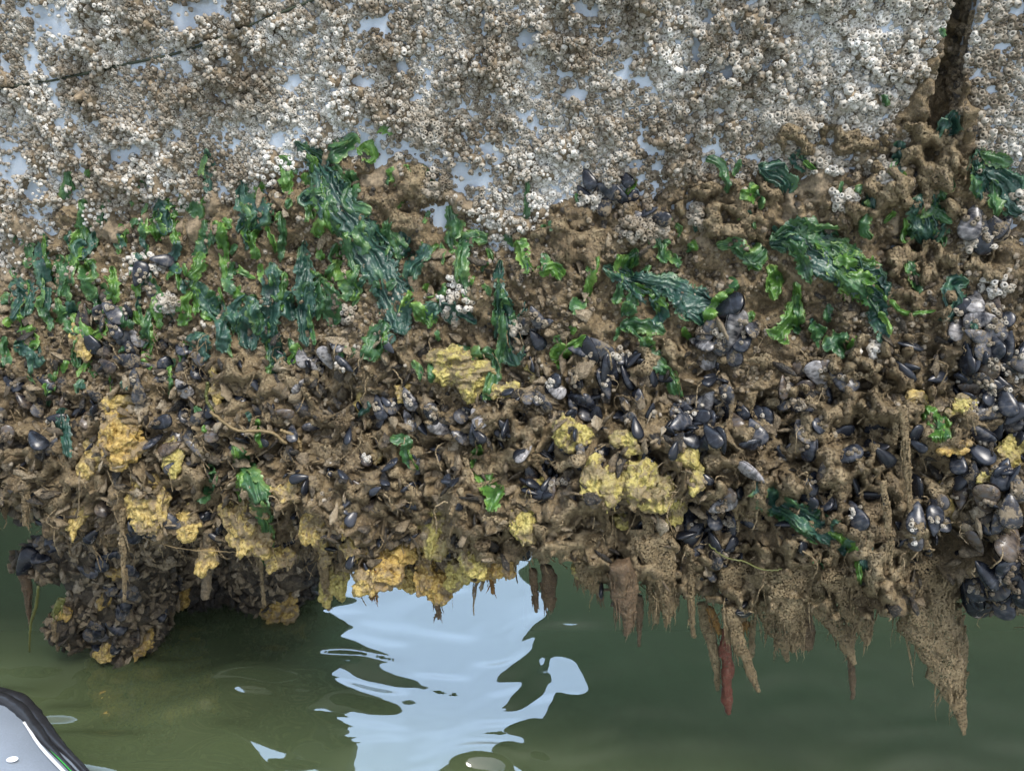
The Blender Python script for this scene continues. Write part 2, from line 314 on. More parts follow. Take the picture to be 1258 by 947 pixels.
# ------------------------------------------------------------------ pontoon plates with an open vertical gap
def wallpt(s, g, z): return SDIR * s + NDIR * g + np.array([0, 0, z])
def s_of(px, py=100): return float(at_wall(px, py) @ SDIR)
sgap0, sgap1 = s_of(1146), s_of(1182)
pont = empty('pontoon', (0, 0, .62)); tag(pont, 'blue grey painted steel pontoon side crusted with barnacles and split by a vertical gap', 'pontoon')
def plate(s0, s1, name='plate'):
    V, F = box((s0, -.20, .66), (s1, 0, 2.35)); W = SDIR * V[:, :1] - NDIR * 0 + NDIR * V[:, 1:2] + np.array([0, 0, 1]) * V[:, 2:]
    W = W - np.array([0, 0, .62]); o = build(name, W, F[:, ::-1], M['plate'], pont, smooth=False); b = o.modifiers.new('b', 'BEVEL'); b.width = .008; b.segments = 2; return o
plate(-3.0, sgap0); plate(sgap1, 3.0)
V, F = box((sgap0 - .01, -.16, .7), (sgap1 + .01, -.055, 2.3)); W = SDIR * V[:, :1] + NDIR * V[:, 1:2] + np.array([0, 0, 1]) * V[:, 2:] - np.array([0, 0, .62])
build('gap_filler', W, F[:, ::-1], M['plain_dark'], pont, smooth=False)
# weld seam running diagonally
sp = np.array([at_wall(x, y, .003) for x, y in ((-80, 132), (0, 110), (70, 98), (150, 80), (230, 62), (330, 22), (420, -14))]); sp = crom(sp, 60)
V, F = tubeQ(sp - np.array([0, 0, .62]), np.full(60, .0024), 6, rough=.4); build('weld_seam', V, F, M['plain_dark'], pont)

# ------------------------------------------------------------------ the silt mass
BND = np.array([(-300, 330), (0, 320), (60, 285), (130, 275), (200, 245), (300, 240), (350, 175), (420, 165), (480, 160), (540, 225), (600, 290), (660, 270), (730, 235), (830, 215), (880, 192), (1000, 180), (1080, 190), (1110, 160), (1125, 110), (1150, 60), (1185, 60), (1192, 150), (1205, 205), (1258, 250), (1500, 270)], float)
def bnd(px): return np.interp(px, BND[:, 0], BND[:, 1])
OUT = np.array([(-300, 640), (0, 632), (50, 640), (100, 655), (240, 690), (300, 690), (390, 700), (420, 722), (455, 705), (500, 712), (550, 728), (580, 705), (610, 690), (660, 700), (740, 708), (800, 722), (850, 735), (900, 755), (960, 745), (1010, 755), (1060, 765), (1100, 720), (1160, 735), (1180, 745), (1230, 755), (1300, 770), (1600, 790)], float)
ZT = 1.62
PROF = np.array([(0, 1.62), (0, 1.40), (.006, 1.28), (.02, 1.15), (.05, 1.02), (.09, .90), (.135, .78), (.165, .68), (.165, .60), (.135, .53), (.08, .495), (.0, .49), (-.10, .50), (-.19, .54), (-.24, .62), (-.245, .75)], float)
seg = np.concatenate([[0], np.cumsum(np.linalg.norm(np.diff(PROF, axis=0), axis=1))])
NT, NS = 480, 1150
tt = np.linspace(0, seg[-1], NT); pg = np.interp(tt, seg, PROF[:, 0]); pz = np.interp(tt, seg, PROF[:, 1])
ker = np.ones(19) / 19; pg = np.convolve(np.pad(pg, 9, 'edge'), ker, 'valid'); pz = np.convolve(np.pad(pz, 9, 'edge'), ker, 'valid')
ss = np.linspace(-1.75, 1.6, NS)
opx, opy = OUT[:, 0], OUT[:, 1]; OP = at_wall(opx, opy, .12); zb = np.interp(ss, OP @ SDIR, OP[:, 2])
zb = zb + .02
Zm = ZT + (pz[None, :] - ZT) * ((ZT - zb) / (ZT - .49))[:, None]; Gm = np.repeat(pg[None, :], NS, 0)
Pm = SDIR * ss[:, None, None] + NDIR * Gm[..., None] + np.array([0, 0, 1]) * Zm[..., None]
px, py = project(Pm); bk_ = np.zeros(NT); bk_[NT * 2 // 3:] = 1
Gm = Gm * np.maximum(sstep(-40, 90, py - bnd(px)), bk_[None]); Pm = SDIR * ss[:, None, None] + NDIR * Gm[..., None] + np.array([0, 0, 1]) * Zm[..., None]; px, py = project(Pm)
cov = sstep(-28, 45, py - bnd(px) + 34 * fbm(Pm, 14, 3, 3) ); cov[:, NT * 2 // 3:] = 1
ingap = ((Pm @ SDIR) > sgap0 - .002) & ((Pm @ SDIR) < sgap1 + .002) & (py < 240)
low = sstep(380, 600, py); low[:, NT * 2 // 3:] = 1
dn = np.stack(np.gradient(Pm, axis=0), 0), np.stack(np.gradient(Pm, axis=1), 0)
nrm = norm(np.cross(dn[0], dn[1])); nrm *= np.sign((nrm * NDIR).sum(-1).mean() or 1)
co = fbm(Pm, 9, 3, 21); rid = 1 - np.abs(noise(Pm, 26, 33)) * 2; med = fbm(Pm, 30, 3, 41); fin = fbm(Pm, 95, 3, 51); pit = -np.maximum(0, noise(Pm, 42, 77) - .25) * 2
disp = -.010 + cov * (.013 + .010 * co + .013 * med + .0075 * fin) + low * (.030 * co + .012 * rid + .018 * med + .02 * pit + .007 * fin) + cov * .020 * pit + cov * .012 * np.maximum(0, co) * (1 - low)
disp = disp + cov * (.0035 * noise(Pm, 190, 52) + .003 * np.abs(noise(Pm, 130, 53)))
disp = np.where(ingap, -.048 + .018 * med + .010 * fin + .03 * sstep(60, 220, py), disp)
side = np.stack([noise(Pm, 22, 61), noise(Pm, 22, 62), noise(Pm, 22, 63)], -1) * (.004 + .016 * low)[..., None]
Pm = Pm + nrm * disp[..., None] + side
FM = gridF(NS, NT)
if ((nrm * NDIR).sum(-1).mean() > 0): pass
mud = build('silt_mass', Pm.reshape(-1, 3), FM, M['mud']); tag(mud, 'brown silt and mud coating the lower wall', 'mud', kind='stuff')
Vm = Pm.reshape(-1, 3); bvh = BVHTree.FromPolygons([tuple(v) for v in Vm.tolist()], FM.tolist())
wallq = [at_wall(-600, -300), at_wall(1900, -300), at_wall(1900, 600), at_wall(-600, 600)]
bvw = BVHTree.FromPolygons([tuple(v) for v in wallq], [(0, 1, 2, 3)])
cv = Vector(CAM)
def hit(px, py):
    r = Vector(rays(px, py)); L = r.length; r.normalize(); a = bvh.ray_cast(cv, r); b = bvw.ray_cast(cv, r)
    c = [(x[3], x[0], x[1]) for x in (a, b) if x[0] is not None]
    if not c: return None
    d, p, n = min(c, key=lambda x: x[0])
    if n.dot(r) > 0: n = -n
    return np.array(p), np.array(n), d / L       # d/L = distance along the unnormalised ray
def depth(px, py, fallback):
    h = hit(px, py); return h[2] if h else fallback

# ------------------------------------------------------------------ scatter helper
def scatter(V, F, n, seed):
    g = np.random.default_rng(seed); A, B_, C = V[F[:, 0]], V[F[:, 1]], V[F[:, 2]]; D = V[F[:, 3]]
    a1 = np.linalg.norm(np.cross(B_ - A, C - A), axis=1); a2 = np.linalg.norm(np.cross(C - A, D - A), axis=1)
    i = g.choice(len(F), n, p=(a1 + a2) / (a1 + a2).sum()); u, v = g.random(n)[:, None], g.random(n)[:, None]
    P = (A[i] * (1 - u) + B_[i] * u) * (1 - v) + (D[i] * (1 - u) + C[i] * u) * v
    nn = norm(np.cross(C[i] - A[i], D[i] - B_[i])); return P, nn, g
def face_out(nn, P, c=None):
    ref = (CAM + np.array([0, 0, 1.5]) - P) if c is None else (P - c); s = np.sign((nn * ref).sum(-1, keepdims=True)); s[s == 0] = 1; return nn * s

# ------------------------------------------------------------------ barnacles
def barnacle_tpl(k):
    prof = [(1.0, -.1), (.82, .68), (.58, 1.0), (.44, .97), (.05, .5)]
    V = []; pitv = []
    for q, (r, z) in enumerate(prof):
        for j in range(k):
            a = j / k * 2 * math.pi; rr = r * (1 + (.09 if j % 2 else -.07) * (q < 3)); V.append((rr * math.cos(a), rr * math.sin(a), z)); pitv.append(1.0 if q >= 4 else 0.)
    return np.array(V), gridF(len(prof), k, True)[:, ::-1], np.array(pitv)
bV, bF, bP = barnacle_tpl(6)
BARE = [(70, 35, 40, 34), (40, 70, 22, 30), (250, 10, 60, 14), (20, 205, 28, 22), (45, 230, 24, 20), (225, 20, 25, 20), (360, 100, 16, 14), (145, 190, 14, 16), (290, 175, 14, 10), (120, 150, 8, 8), (445, 100, 20, 8), (525, 88, 14, 9), (595, 28, 10, 16), (645, 50, 16, 16), (655, 40, 20, 10), (720, 10, 26, 10), (770, 90, 14, 12), (790, 100, 16, 14), (705, 115, 22, 10), (655, 145, 18, 14), (575, 215, 34, 26), (600, 190, 18, 18), (605, 118, 14, 8), (785, 200, 18, 10), (495, 80, 10, 14), (870, 20, 10, 12), (893, 85, 10, 22), (948, 25, 12, 8), (1075, 105, 10, 8), (845, 170, 8, 10), (1000, 20, 6, 8), (1230, 60, 12, 10), (1218, 110, 12, 12), (810, 205, 14, 10), (545, 200, 12, 10), (40, 12, 22, 14), (1250, 15, 14, 18), (1020, 155, 10, 6), (855, 60, 8, 18)]
def bare(px, py, P):
    b = np.zeros(len(px))
    for x, y, a, c in BARE: b = np.maximum(b, 1.12 - np.hypot((px - x) / a, (py - y) / c) + .35 * noise(P, 60, 5))
    return b
def clump(P):      # thickness of the barnacle crust
    return np.maximum(0, .020 * (fbm(P, 18, 3, 201) + .25) + .016 * noise(P, 50, 202))
NB = 105000
g = np.random.default_rng(5); s = g.uniform(-1.3, 1.15, NB); z = g.uniform(.98, 1.62, NB); P = SDIR * s[:, None] + np.array([0, 0, 1]) * z[:, None]
px, py = project(P); cutv = bnd(px) + 30 * fbm(P, 14, 2, 9)
br = bare(px, py, P); nz = fbm(P, 34, 3, 301)

spn = None
sx_ = np.interp(px, [-80, 0, 70, 150, 230, 330, 420], [132, 110, 98, 80, 62, 22, -14]); sdist = np.where(px < 420, np.abs(py - sx_) * .0015, 1)
keep = (py < cutv + 20) & (nz > -.85 + .2 * (px < 140)) & ((br < .45) | (g.random(NB) < .10)) & (sdist > .0030) & ~((s > sgap0 + .001) & (s < sgap1 - .001)) & (g.random(NB) < np.where(py > cutv - 20, .45, .93))
# thinner cover over left edge
ed = ((px < 120) & (py > 150) | (px > 480) & (px < 640) & (py > 160)) & (g.random(NB) < .35)
keep &= ~ed; P = P[keep]; px, py, nz, s = px[keep], py[keep], nz[keep], s[keep]
th = clump(P) * sstep(-.62, -.2, nz); e = .004
gx = (clump(P + SDIR * e) - clump(P - SDIR * e)) / (2 * e); gz = (clump(P + np.array([0, 0, e])) - clump(P - np.array([0, 0, e]))) / (2 * e)
nn = norm(NDIR - SDIR * gx[:, None] * .7 - np.array([0, 0, 1]) * gz[:, None] * .7 + g.normal(0, .33, (len(P), 3)))
lay = g.random(len(P)) ** 2
P = P + NDIR * (th * (1 - .5 * lay) + .0)[:, None]
sz = (.0024 + .0029 * g.random(len(P)) ** 2) * (1 + .12 * sstep(300, 1200, px))
th_big = th
pos0, n0 = P, nn
gs, gzz = np.meshgrid(np.linspace(-1.3, 1.15, 700), np.linspace(.98, 1.64, 200), indexing='ij'); Q_ = SDIR * gs[..., None] + np.array([0, 0, 1]) * gzz[..., None]; qx, qy = project(Q_)
nq = fbm(Q_, 34, 3, 301); bq = bare(qx.ravel(), qy.ravel(), Q_.reshape(-1, 3)).reshape(qx.shape); hq = clump(Q_) * sstep(-.62, -.2, nq) * sstep(.55, .3, bq); hq = np.where((gs > sgap0 - .004) & (gs < sgap1 + .004), -.075, hq - .0035 + .0016 * noise(Q_, 210, 3) - .01 * sstep(.2, .45, bq) - .02 * sstep(.0032, .0018, np.where(qx < 420, np.abs(qy - np.interp(qx, [-80, 0, 70, 150, 230, 330, 420], [132, 110, 98, 80, 62, 22, -14])) * .0015, 1)))
tag(build('crust_base', (Q_ + NDIR * hq[..., None]).reshape(-1, 3), gridF(700, 200), M['grime']), 'brown grime and broken barnacle bases under the crust', 'grime', kind='stuff')
# second family: barnacles sitting on silt, mussel beds, upper part of the growth
P2, n2, g2 = scatter(Vm, FM, 60000, 8); n2 = face_out(n2, P2); px2, py2 = project(P2); cl = fbm(P2, 15, 3, 401)
dens = np.where(py2 < 430, .62, np.where(py2 < 620, .13, .03)); keep = (py2 > bnd(px2) - 10) & (py2 < 760) & (cl > .02 + .22 * (py2 > 430)) & (g2.random(len(P2)) < dens * 1.4) & ((n2 * (CAM - P2)).sum(-1) > 0)
P2, n2 = P2[keep], n2[keep]; n2 = norm(n2 + g2.normal(0, .35, n2.shape)); sz2 = .0028 + .0026 * g2.random(len(P2)) ** 1.5
# silted barnacles and grit giving the middle band its grain
P3, n3, g3 = scatter(Vm, FM, 90000, 18); n3 = face_out(n3, P3); px3, py3 = project(P3); keep = (py3 > bnd(px3) - 25) & (py3 < 520 + 60 * noise(P3, 9, 4)) & (fbm(P3, 20, 3, 77) > -.30) & ((P3 @ NDIR) > -.02)
P3, n3 = P3[keep][:26000], norm(n3[keep][:26000] + g3.normal(0, .4, (min(26000, keep.sum()), 3))); S3 = .0020 + .0036 * g3.random(len(P3)) ** 1.6; V, F = batch(bV, bF, P3, rot_from(n3, g3.random(len(P3)) * 6.28), np.stack([S3, S3, S3 * g3.uniform(.6, 1.6, len(P3))], -1))
o = build('silted_barnacles', V, F, M['mudshell'], attrs={'tint': np.repeat(g3.random(len(P3)), len(bV))}); tag(o, 'brown silted barnacles and grit between the sea lettuce fronds', 'grit', kind='stuff')
g4 = np.random.default_rng(66); k4 = 1500; P4 = SDIR * g4.uniform(sgap0 - .004, sgap1 + .006, k4)[:, None] + np.array([0, 0, 1]) * g4.uniform(1.15, 1.65, k4)[:, None]; de = np.abs((P4 @ SDIR) - (sgap0 + sgap1) / 2) / (sgap1 - sgap0) * 2
P4 = P4 + NDIR * (-.062 + .05 * np.clip(de, 0, 1) ** 3 + .012 * noise(P4, 30, 5))[:, None]; n4 = norm(NDIR + g4.normal(0, .7, (k4, 3))); S4 = g4.uniform(.004, .009, k4); V, F = batch(bV, bF, P4, rot_from(n4, g4.random(k4) * 6.28), np.stack([S4, S4, S4 * g4.uniform(.5, 1.6, k4)], -1))
o = build('gap_growth', V, F, M['mudshell'], attrs={'tint': np.repeat(g4.random(k4) * .9, len(bV))}); tag(o, 'brown crumbly growth packed in the vertical gap between the plates', 'grit', kind='stuff')
# explicit pale heaps
HEAP = [(965, 148, 30, 20, 130), (1090, 215, 16, 20, 40), (535, 225, 20, 18, 60), (1035, 245, 18, 16, 35), (790, 280, 30, 18, 80), (860, 265, 16, 16, 40), (205, 370, 16, 12, 40), (180, 325, 26, 14, 40), (730, 245, 20, 10, 30), (1080, 210, 14, 18, 30), (640, 400, 14, 12, 28), (1200, 300, 20, 10, 26), (890, 405, 14, 10, 24), (1225, 350, 20, 14, 26), (430, 385, 10, 14, 22), (520, 160, 26, 26, 90), (310, 130, 30, 20, 90), (560, 370, 20, 30, 50), (755, 440, 20, 14, 30), (1060, 430, 20, 14, 24), (1010, 200, 30, 14, 60)]
HP, HN, HS = [], [], []
for x, y, a, b, k in HEAP:
    for q in range(int(k * 1.2)):
        r, t_ = math.sqrt(random.random()), random.random() * 6.283; h = hit(x + a * r * math.cos(t_), y + b * r * math.sin(t_))
        if h: HP.append(h[0] + NDIR * (.012 * (1 - r * r) + .001)); HN.append(h[1] * .4 + NDIR * .6 + SDIR * r * math.cos(t_) * .9 + np.array([0, 0, -.9 * r * math.sin(t_)]) + np.random.default_rng(q).normal(0, .2, 3)); HS.append(.0040 + .002 * random.random())
tnt = np.concatenate([g.random(len(pos0)) * .95, -.45 + g.random(len(P2)) * .85, .25 + g.random(len(HP)) * .6]); allP = np.vstack([pos0, P2, HP]); allN = np.vstack([n0, n2, norm(np.array(HN))]); allS = np.concatenate([sz, sz2, HS])
ppx, ppy = project(allP); inframe = (ppx > 5) & (ppx < 1253) & (ppy > 5) & (ppy < 700)
score = np.where(inframe, allS / np.linalg.norm(allP - CAM, axis=1), 0); order = np.argsort(-score); topi = order[:400]; rest = np.ones(len(allP), bool); rest[topi] = False
def bscale(S, g): h = S * g.uniform(.75, 1.5, len(S)); return np.stack([S * g.uniform(.85, 1.2, len(S)), S * g.uniform(.85, 1.2, len(S)), h * 1.05], -1)
g = np.random.default_rng(77); RP, RN, RS = allP[rest], allN[rest], allS[rest]
V, F = batch(bV, bF, RP, rot_from(RN, g.random(len(RP)) * 6.28), bscale(RS, g)); nb = len(RP)
o = build('barnacle_crust', V, F, M['barnacle'], attrs={'tint': np.repeat(tnt[rest], len(bV)), 'pit': np.tile(bP, nb)}, smooth=False)
tag(o, 'crust of thousands of small barnacles covering the painted steel', 'barnacles', kind='stuff')
BV, BF, BP = barnacle_tpl(12)
bmesh_ind = build('barnacle', BV, BF, M['barnacle'], link=False, attrs={'pit': BP, 'tint': np.full(len(BV), .5)})
Mx = rot_from(allN[topi], g.random(len(topi)) * 6.28); SS = bscale(allS[topi], g)
def breg(x, y):
    if x > 1190: return 'large pale barnacle in the crust right of the dark vertical gap', 'barnacles right of the vertical gap'
    if 930 < x < 1000 and y < 180: return 'large white barnacle in the dense white heap above the silt edge', 'barnacles of the white heap'
    if x > 860 and y < 250: return 'large pale barnacle in the upper crust just left of the dark vertical gap', 'barnacles left of the vertical gap'
    if y < 200: return 'large pale barnacle in the crust on the bare upper plate left of centre', 'barnacles on the upper plate'
    if x > 640 and y < 330: return 'large white barnacle on the small mussel cluster above the seaweed band', 'barnacles on the upper mussel cluster'
    if y < 330: return 'large barnacle on brown silt among the left sea lettuce tufts', 'barnacles among the left seaweed'
    if y < 520 and x > 860: return 'large barnacle on shells right of the dark green draped seaweed', 'barnacles on the right shells'
    if y < 520: return 'large barnacle on silt and shells under the hanging sea lettuce', 'barnacles under the seaweed'
    return 'large barnacle on the muddy lower mussel bed', 'barnacles on the lower mussel bed'
barn = []
for k, i in enumerate(topi):
    o = bpy.data.objects.new('barnacle', bmesh_ind); COL.objects.link(o); m4 = Matrix(Mx[k].tolist()).to_4x4() @ Matrix.Diagonal((*SS[k].tolist(), 1)); m4.translation = Vector(allP[i]); o.matrix_world = m4
    l, gr = breg(ppx[i], ppy[i]); tag(o, l, 'barnacle', gr); barn.append(o)

# ------------------------------------------------------------------ mussels
def mussel_tpl(nu, nv, half=None, rough=0, seed=0):
    u = (1 - np.cos(np.linspace(0, math.pi, nu))) / 2; u = np.clip(u, .002, .998)
    wd = .42 * u ** .62 * (1 - u ** 4.5) ** .5; th = .235 * u ** .6 * (1 - u ** 2.2) ** .6
    if half is None: a = np.arange(nv) / nv * 2 * math.pi; wrap = True
    else: a = np.linspace(0, math.pi, nv) + (0 if half > 0 else math.pi); wrap = False
    sn = np.sin(a); V = np.stack([np.repeat(u[:, None], len(a), 1) - .5, wd[:, None] * np.cos(a)[None] + (.10 * (u - .5) ** 2)[:, None], th[:, None] * (np.sign(sn) * np.abs(sn) ** .85)[None] + (0 if half is None else .008 * half)], -1)
    V = V.reshape(-1, 3); F = gridF(nu, len(a), wrap)[:, ::-1]
    if rough: V = V * (1 + rough * noise(V, 5, seed)[:, None]) + .03 * rough * np.stack([noise(V, 9, seed + q) for q in (1, 2, 3)], -1)
    return V, F
def frame_long(n, tang, lift, g, roll=.5):
    """x axis = long axis: tangent direction raised off the surface"""
    x = norm(tang + n * lift[:, None]); y = norm(np.cross(n, x) + g.normal(0, roll, n.shape)); z = norm(np.cross(x, y)); y = np.cross(z, x); return np.stack([x, y, z], -1)
# silt coated shells: thousands, one mass
acc = Acc(); MUDT = [mussel_tpl(9, 8, rough=.5, seed=q * 7) for q in range(6)]
P, n_, g = scatter(Vm, FM, 17000, 31); fv = np.arange(len(P)); n_ = face_out(n_, P)
back = (P @ NDIR) < .02
px, py = project(P); n_ = np.where((back & (P[:, 2] < .75))[:, None], norm(np.array([0, .3, -1.0]) + g.normal(0, .3, n_.shape)), n_)
lowd = .30 * sstep(-.1, .5, fbm(P, 16, 2, 73)) + .8 * sstep(350, 470, py + 60 * noise(P, 10, 71)); lowd = np.where(P[:, 2] < .62, 1, lowd); webz = (px > 900) & (px < 1110) & (py > 440) & (py < 760)
keep = (g.random(len(P)) < lowd * np.where(webz, .28, 1)) & (py > bnd(px) + 25) & ((P @ NDIR) > -.23) & (P[:, 2] < 1.3); P, n_ = P[keep], n_[keep]
def tangents(n, g, down=.5):
    t = g.normal(0, 1, n.shape); t[:, 2] -= down; return norm(t - n * (t * n).sum(-1, keepdims=True))
tg = tangents(n_, g); Mx = frame_long(n_, tg, g.uniform(-.1, 1.3, len(P)), g, .9); L = g.uniform(.016, .040, len(P)); out = P + n_ * (g.uniform(-.002, .016, len(P)))[:, None]
for q in range(6):
    sel = (np.arange(len(P)) % 6) == q; SC = np.stack([L[sel], L[sel] * g.uniform(.7, 1.2, sel.sum()), L[sel] * g.uniform(.45, 1.1, sel.sum())], -1)
    V, F = batch(MUDT[q][0], MUDT[q][1], out[sel], Mx[sel], SC); acc.add(V, F, np.repeat(np.where(g.random(sel.sum()) < .16, -.7, g.random(sel.sum())), len(MUDT[q][0])))
# small dark mussels, too many to tell apart, packed between the silted shells
P, n_, g = scatter(Vm, FM, 9000, 37); n_ = face_out(n_, P); px, py = project(P); am_ = noise(P, 11, 88) + .5 * noise(P, 26, 89); wz = sstep(400, 470, py) * np.where(px > 620, 1, .55) * sstep(.0, .35, am_ + .35 * (px > 1170)); keep = (g.random(len(P)) < wz) & ((P @ NDIR) > -.1) & (py < 760) & ~((px > 930) & (px < 1110) & (g.random(len(P)) < .5)); P, n_ = P[keep][:1500], n_[keep][:1500]
tg = tangents(n_, g, .7); Mx = frame_long(n_, tg, g.uniform(-.1, .9, len(P)), g, .6); L = g.uniform(.022, .038, len(P)) * (1 + .25 * (project(P)[0] > 900)); MV_, MF_ = mussel_tpl(12, 12); V, F = batch(MV_, MF_, P + n_ * g.uniform(.008, .020, len(P))[:, None], Mx, np.stack([L, L * g.uniform(.85, 1.1, len(P)), L * g.uniform(.8, 1.1, len(P))], -1))
tag(build('small_mussels', V, F, M['mussel_blue']), 'crowd of small blue-black mussels packed between the silted shells', 'mussels', kind='stuff')
# ropey bits and flaps hanging off the mass
P, n_, g = scatter(Vm, FM, 3600, 41); n_ = face_out(n_, P); px, py = project(P); keep = (py > 420) & ((P @ NDIR) > -.2) & (g.random(len(P)) < np.where(P[:, 2] < .64, .8, .32)); P, n_ = P[keep], n_[keep]
accs = Acc()
for i in range(len(P)):
    Ln = g.uniform(.012, .05) * (1.2 if P[i, 2] < .62 else 1); k = 7; t_ = np.linspace(0, 1, k)[:, None]
    d = norm(n_[i] * g.uniform(.2, .8) + g.normal(0, .55, 3)); path = P[i] + d * t_ * Ln * .55 + np.array([0, 0, -1]) * t_ ** 1.6 * Ln + g.normal(0, .0016, (k, 3))
    r0 = g.uniform(.0012, .0048); V, F = tubeQ(path, r0 * (1 - .7 * t_[:, 0]) * (1 + .3 * g.normal(0, 1, k).clip(-1, 1)), 6, flat=g.uniform(.4, 1)); accs.add(V, F, g.random())
rnd0 = random.Random(2)
# net of silt threads, right of centre: nodes joined by flared tubes
def web(x0, x1, y0, y1, step, seed, lift=(.012, .034), r0=(.0022, .005), pr=.72):
    g = np.random.default_rng(seed); nodes = {}
    for a, x in enumerate(np.arange(x0, x1, step)):
        for b, y in enumerate(np.arange(y0, y1, step)):
            h = hit(x + g.uniform(-.42, .42) * step, y + g.uniform(-.42, .42) * step)
            if h is not None: nodes[a, b] = h[0] + (NDIR * .7 + h[1] * .3) * g.uniform(*lift)
    for (a, b), p in nodes.items():
        for da, db in ((1, 0), (0, 1), (1, 1), (1, -1)):
            q = nodes.get((a + da, b + db))
            if q is None or g.random() > (pr if da * db == 0 else pr * .35) or np.linalg.norm(p - q) > .12: continue
            k = 9; t_ = np.linspace(0, 1, k); path = p + (q - p) * t_[:, None]; path[:, 2] -= .010 * np.sin(t_ * math.pi) * g.random(); path += NDIR * (-.010 * np.sin(t_ * math.pi) * g.random())[:, None] + g.normal(0, .0012, (k, 3))
            r = g.uniform(*r0) * (1 + 1.9 * (2 * t_ - 1) ** 2 * g.uniform(.5, 1.1)); V, F = tubeQ(path, r, 7, flat=g.uniform(.45, .8), rough=.5, seed=3); accs.add(V, F, g.random())
web(900, 1120, 440, 745, 30, 3, pr=.3); web(400, 560, 500, 690, 30, 8, pr=.22); web(560, 760, 560, 700, 30, 9, pr=.22); web(1130, 1200, 180, 330, 24, 10, (.004, .010), pr=.3)
# draped silt membranes torn into holes
def membrane(cx, cy, rx, ry, seed, cell=20, hole=.36, lift=.022, step=2.4):
    g = np.random.default_rng(seed); xs_ = np.arange(cx - rx, cx + rx, step); ys_ = np.arange(cy - ry, cy + ry, step); X, Y = np.meshgrid(xs_, ys_, indexing='ij'); cs = 4; D = np.full(X[::cs, ::cs].shape, np.nan)
    for i in range(D.shape[0]):
        for j in range(D.shape[1]):
            h = hit(X[i * cs, j * cs], Y[i * cs, j * cs]); D[i, j] = h[2] if h else np.nan
    md = np.nanmedian(D); D = np.where(np.isnan(D), md, D)
    for _ in range(3): Q = np.pad(D, 1, 'edge'); S = (Q[:-2, 1:-1] + Q[2:, 1:-1] + Q[1:-1, :-2] + Q[1:-1, 2:] + 2 * D) / 6; D = np.minimum(S, D + .004)
    D = np.stack([np.interp(np.arange(X.shape[0]), np.arange(D.shape[0]) * cs, D[:, j]) for j in range(D.shape[1])], 1); D = np.stack([np.interp(np.arange(X.shape[1]), np.arange(D.shape[1]) * cs, D[i]) for i in range(D.shape[0])])
    q = np.stack([X / 30, Y / 30, 0 * X + seed], -1); wx, wy = X + 9 * noise(q, 1, 1) + 4 * noise(q, 3, 5), Y + 9 * noise(q, 1, 2) + 4 * noise(q, 3, 6)
    f1 = np.full(X.shape, 9.); gx_, gy_ = np.floor(wx / cell), np.floor(wy / cell)
    for a in (-1, 0, 1):
        for b in (-1, 0, 1):
            ii, jj = (gx_ + a).astype(np.int64), (gy_ + b).astype(np.int64); hx = _h(ii, jj, ii * 0, seed) * .5 + .5; hy = _h(ii, jj, ii * 0, seed + 1) * .5 + .5; rr = .55 + .75 * (_h(ii, jj, ii * 0, seed + 2) * .5 + .5)
            f1 = np.minimum(f1, np.hypot(wx / cell - ii - hx, wy / cell - jj - hy) / rr)
    edge_ = np.hypot((X - cx) / rx, (Y - cy) / ry) + .35 * noise(q, 1.6, 9) + .15 * noise(q, 5, 10)
    m_ = sstep(hole, hole + .34, f1) * sstep(1.0, .72, edge_); nzz = fbm(q, 5, 3, 11); dd = D + .012 - (lift + .018 + .010 * noise(q, 1, 12)) * m_ - .0055 * nzz
    V = CAM + rays(X, Y) * dd[..., None]; V = V + np.array([0, 0, -1]) * (.006 * (1 - m_))[..., None]; F = gridF(*X.shape); bad = ((f1 < hole) | (edge_ > 1.02)).reshape(-1); F = F[~bad[F].any(1)]
    return V.reshape(-1, 3), F
MA = Acc()
for a_ in ((1010, 560, 110, 90, 3), (1085, 470, 66, 60, 4, 30, .26, .035), (930, 700, 100, 52, 5, 18, .34), (1040, 690, 90, 70, 6, 22, .3), (1095, 620, 50, 90, 7, 26, .24, .02), (900, 560, 50, 60, 8), (790, 690, 80, 40, 9, 26, .3), (690, 640, 70, 50, 10, 24, .28, .018), (620, 540, 50, 50, 11, 28, .28, .018), (540, 590, 60, 60, 12, 24, .36, .016), (430, 560, 60, 70, 13, 24, .36, .016), (330, 480, 70, 50, 14, 26, .33, .014), (230, 600, 50, 60, 15, 24, .36, .016), (60, 590, 70, 50, 16, 22, .36, .014), (1010, 170, 90, 22, 17, 30, .2, .012), (1130, 210, 60, 60, 18, 30, .22, .014), (1150, 340, 60, 60, 19, 24, .3, .014), (900, 250, 70, 40, 20, 26, .3, .010), (1060, 240, 60, 40, 21, 28, .3, .012), (1220, 320, 50, 26, 22, 20, .34, .012), (700, 300, 70, 50, 23, 28, .3, .008), (500, 250, 60, 60, 24, 30, .3, .008), (1150, 560, 40, 60, 25, 30, .25, .016), (800, 440, 50, 24, 26, 24, .33, .012), (590, 660, 60, 36, 27, 22, .32, .016), (470, 640, 60, 40, 28, 24, .32, .014)):
    V, F = membrane(*a_); MA.add(V, F, rnd0.random())
V, F, A = MA.out(); o = build('silt_membrane', V, F, M['net'], attrs={'tint': A}); md_ = o.modifiers.new('thick', 'SOLIDIFY'); md_.thickness = .0024; md_.offset = -1; tag(o, 'torn silt skin full of holes stretched over the shells', 'silt', kind='stuff')

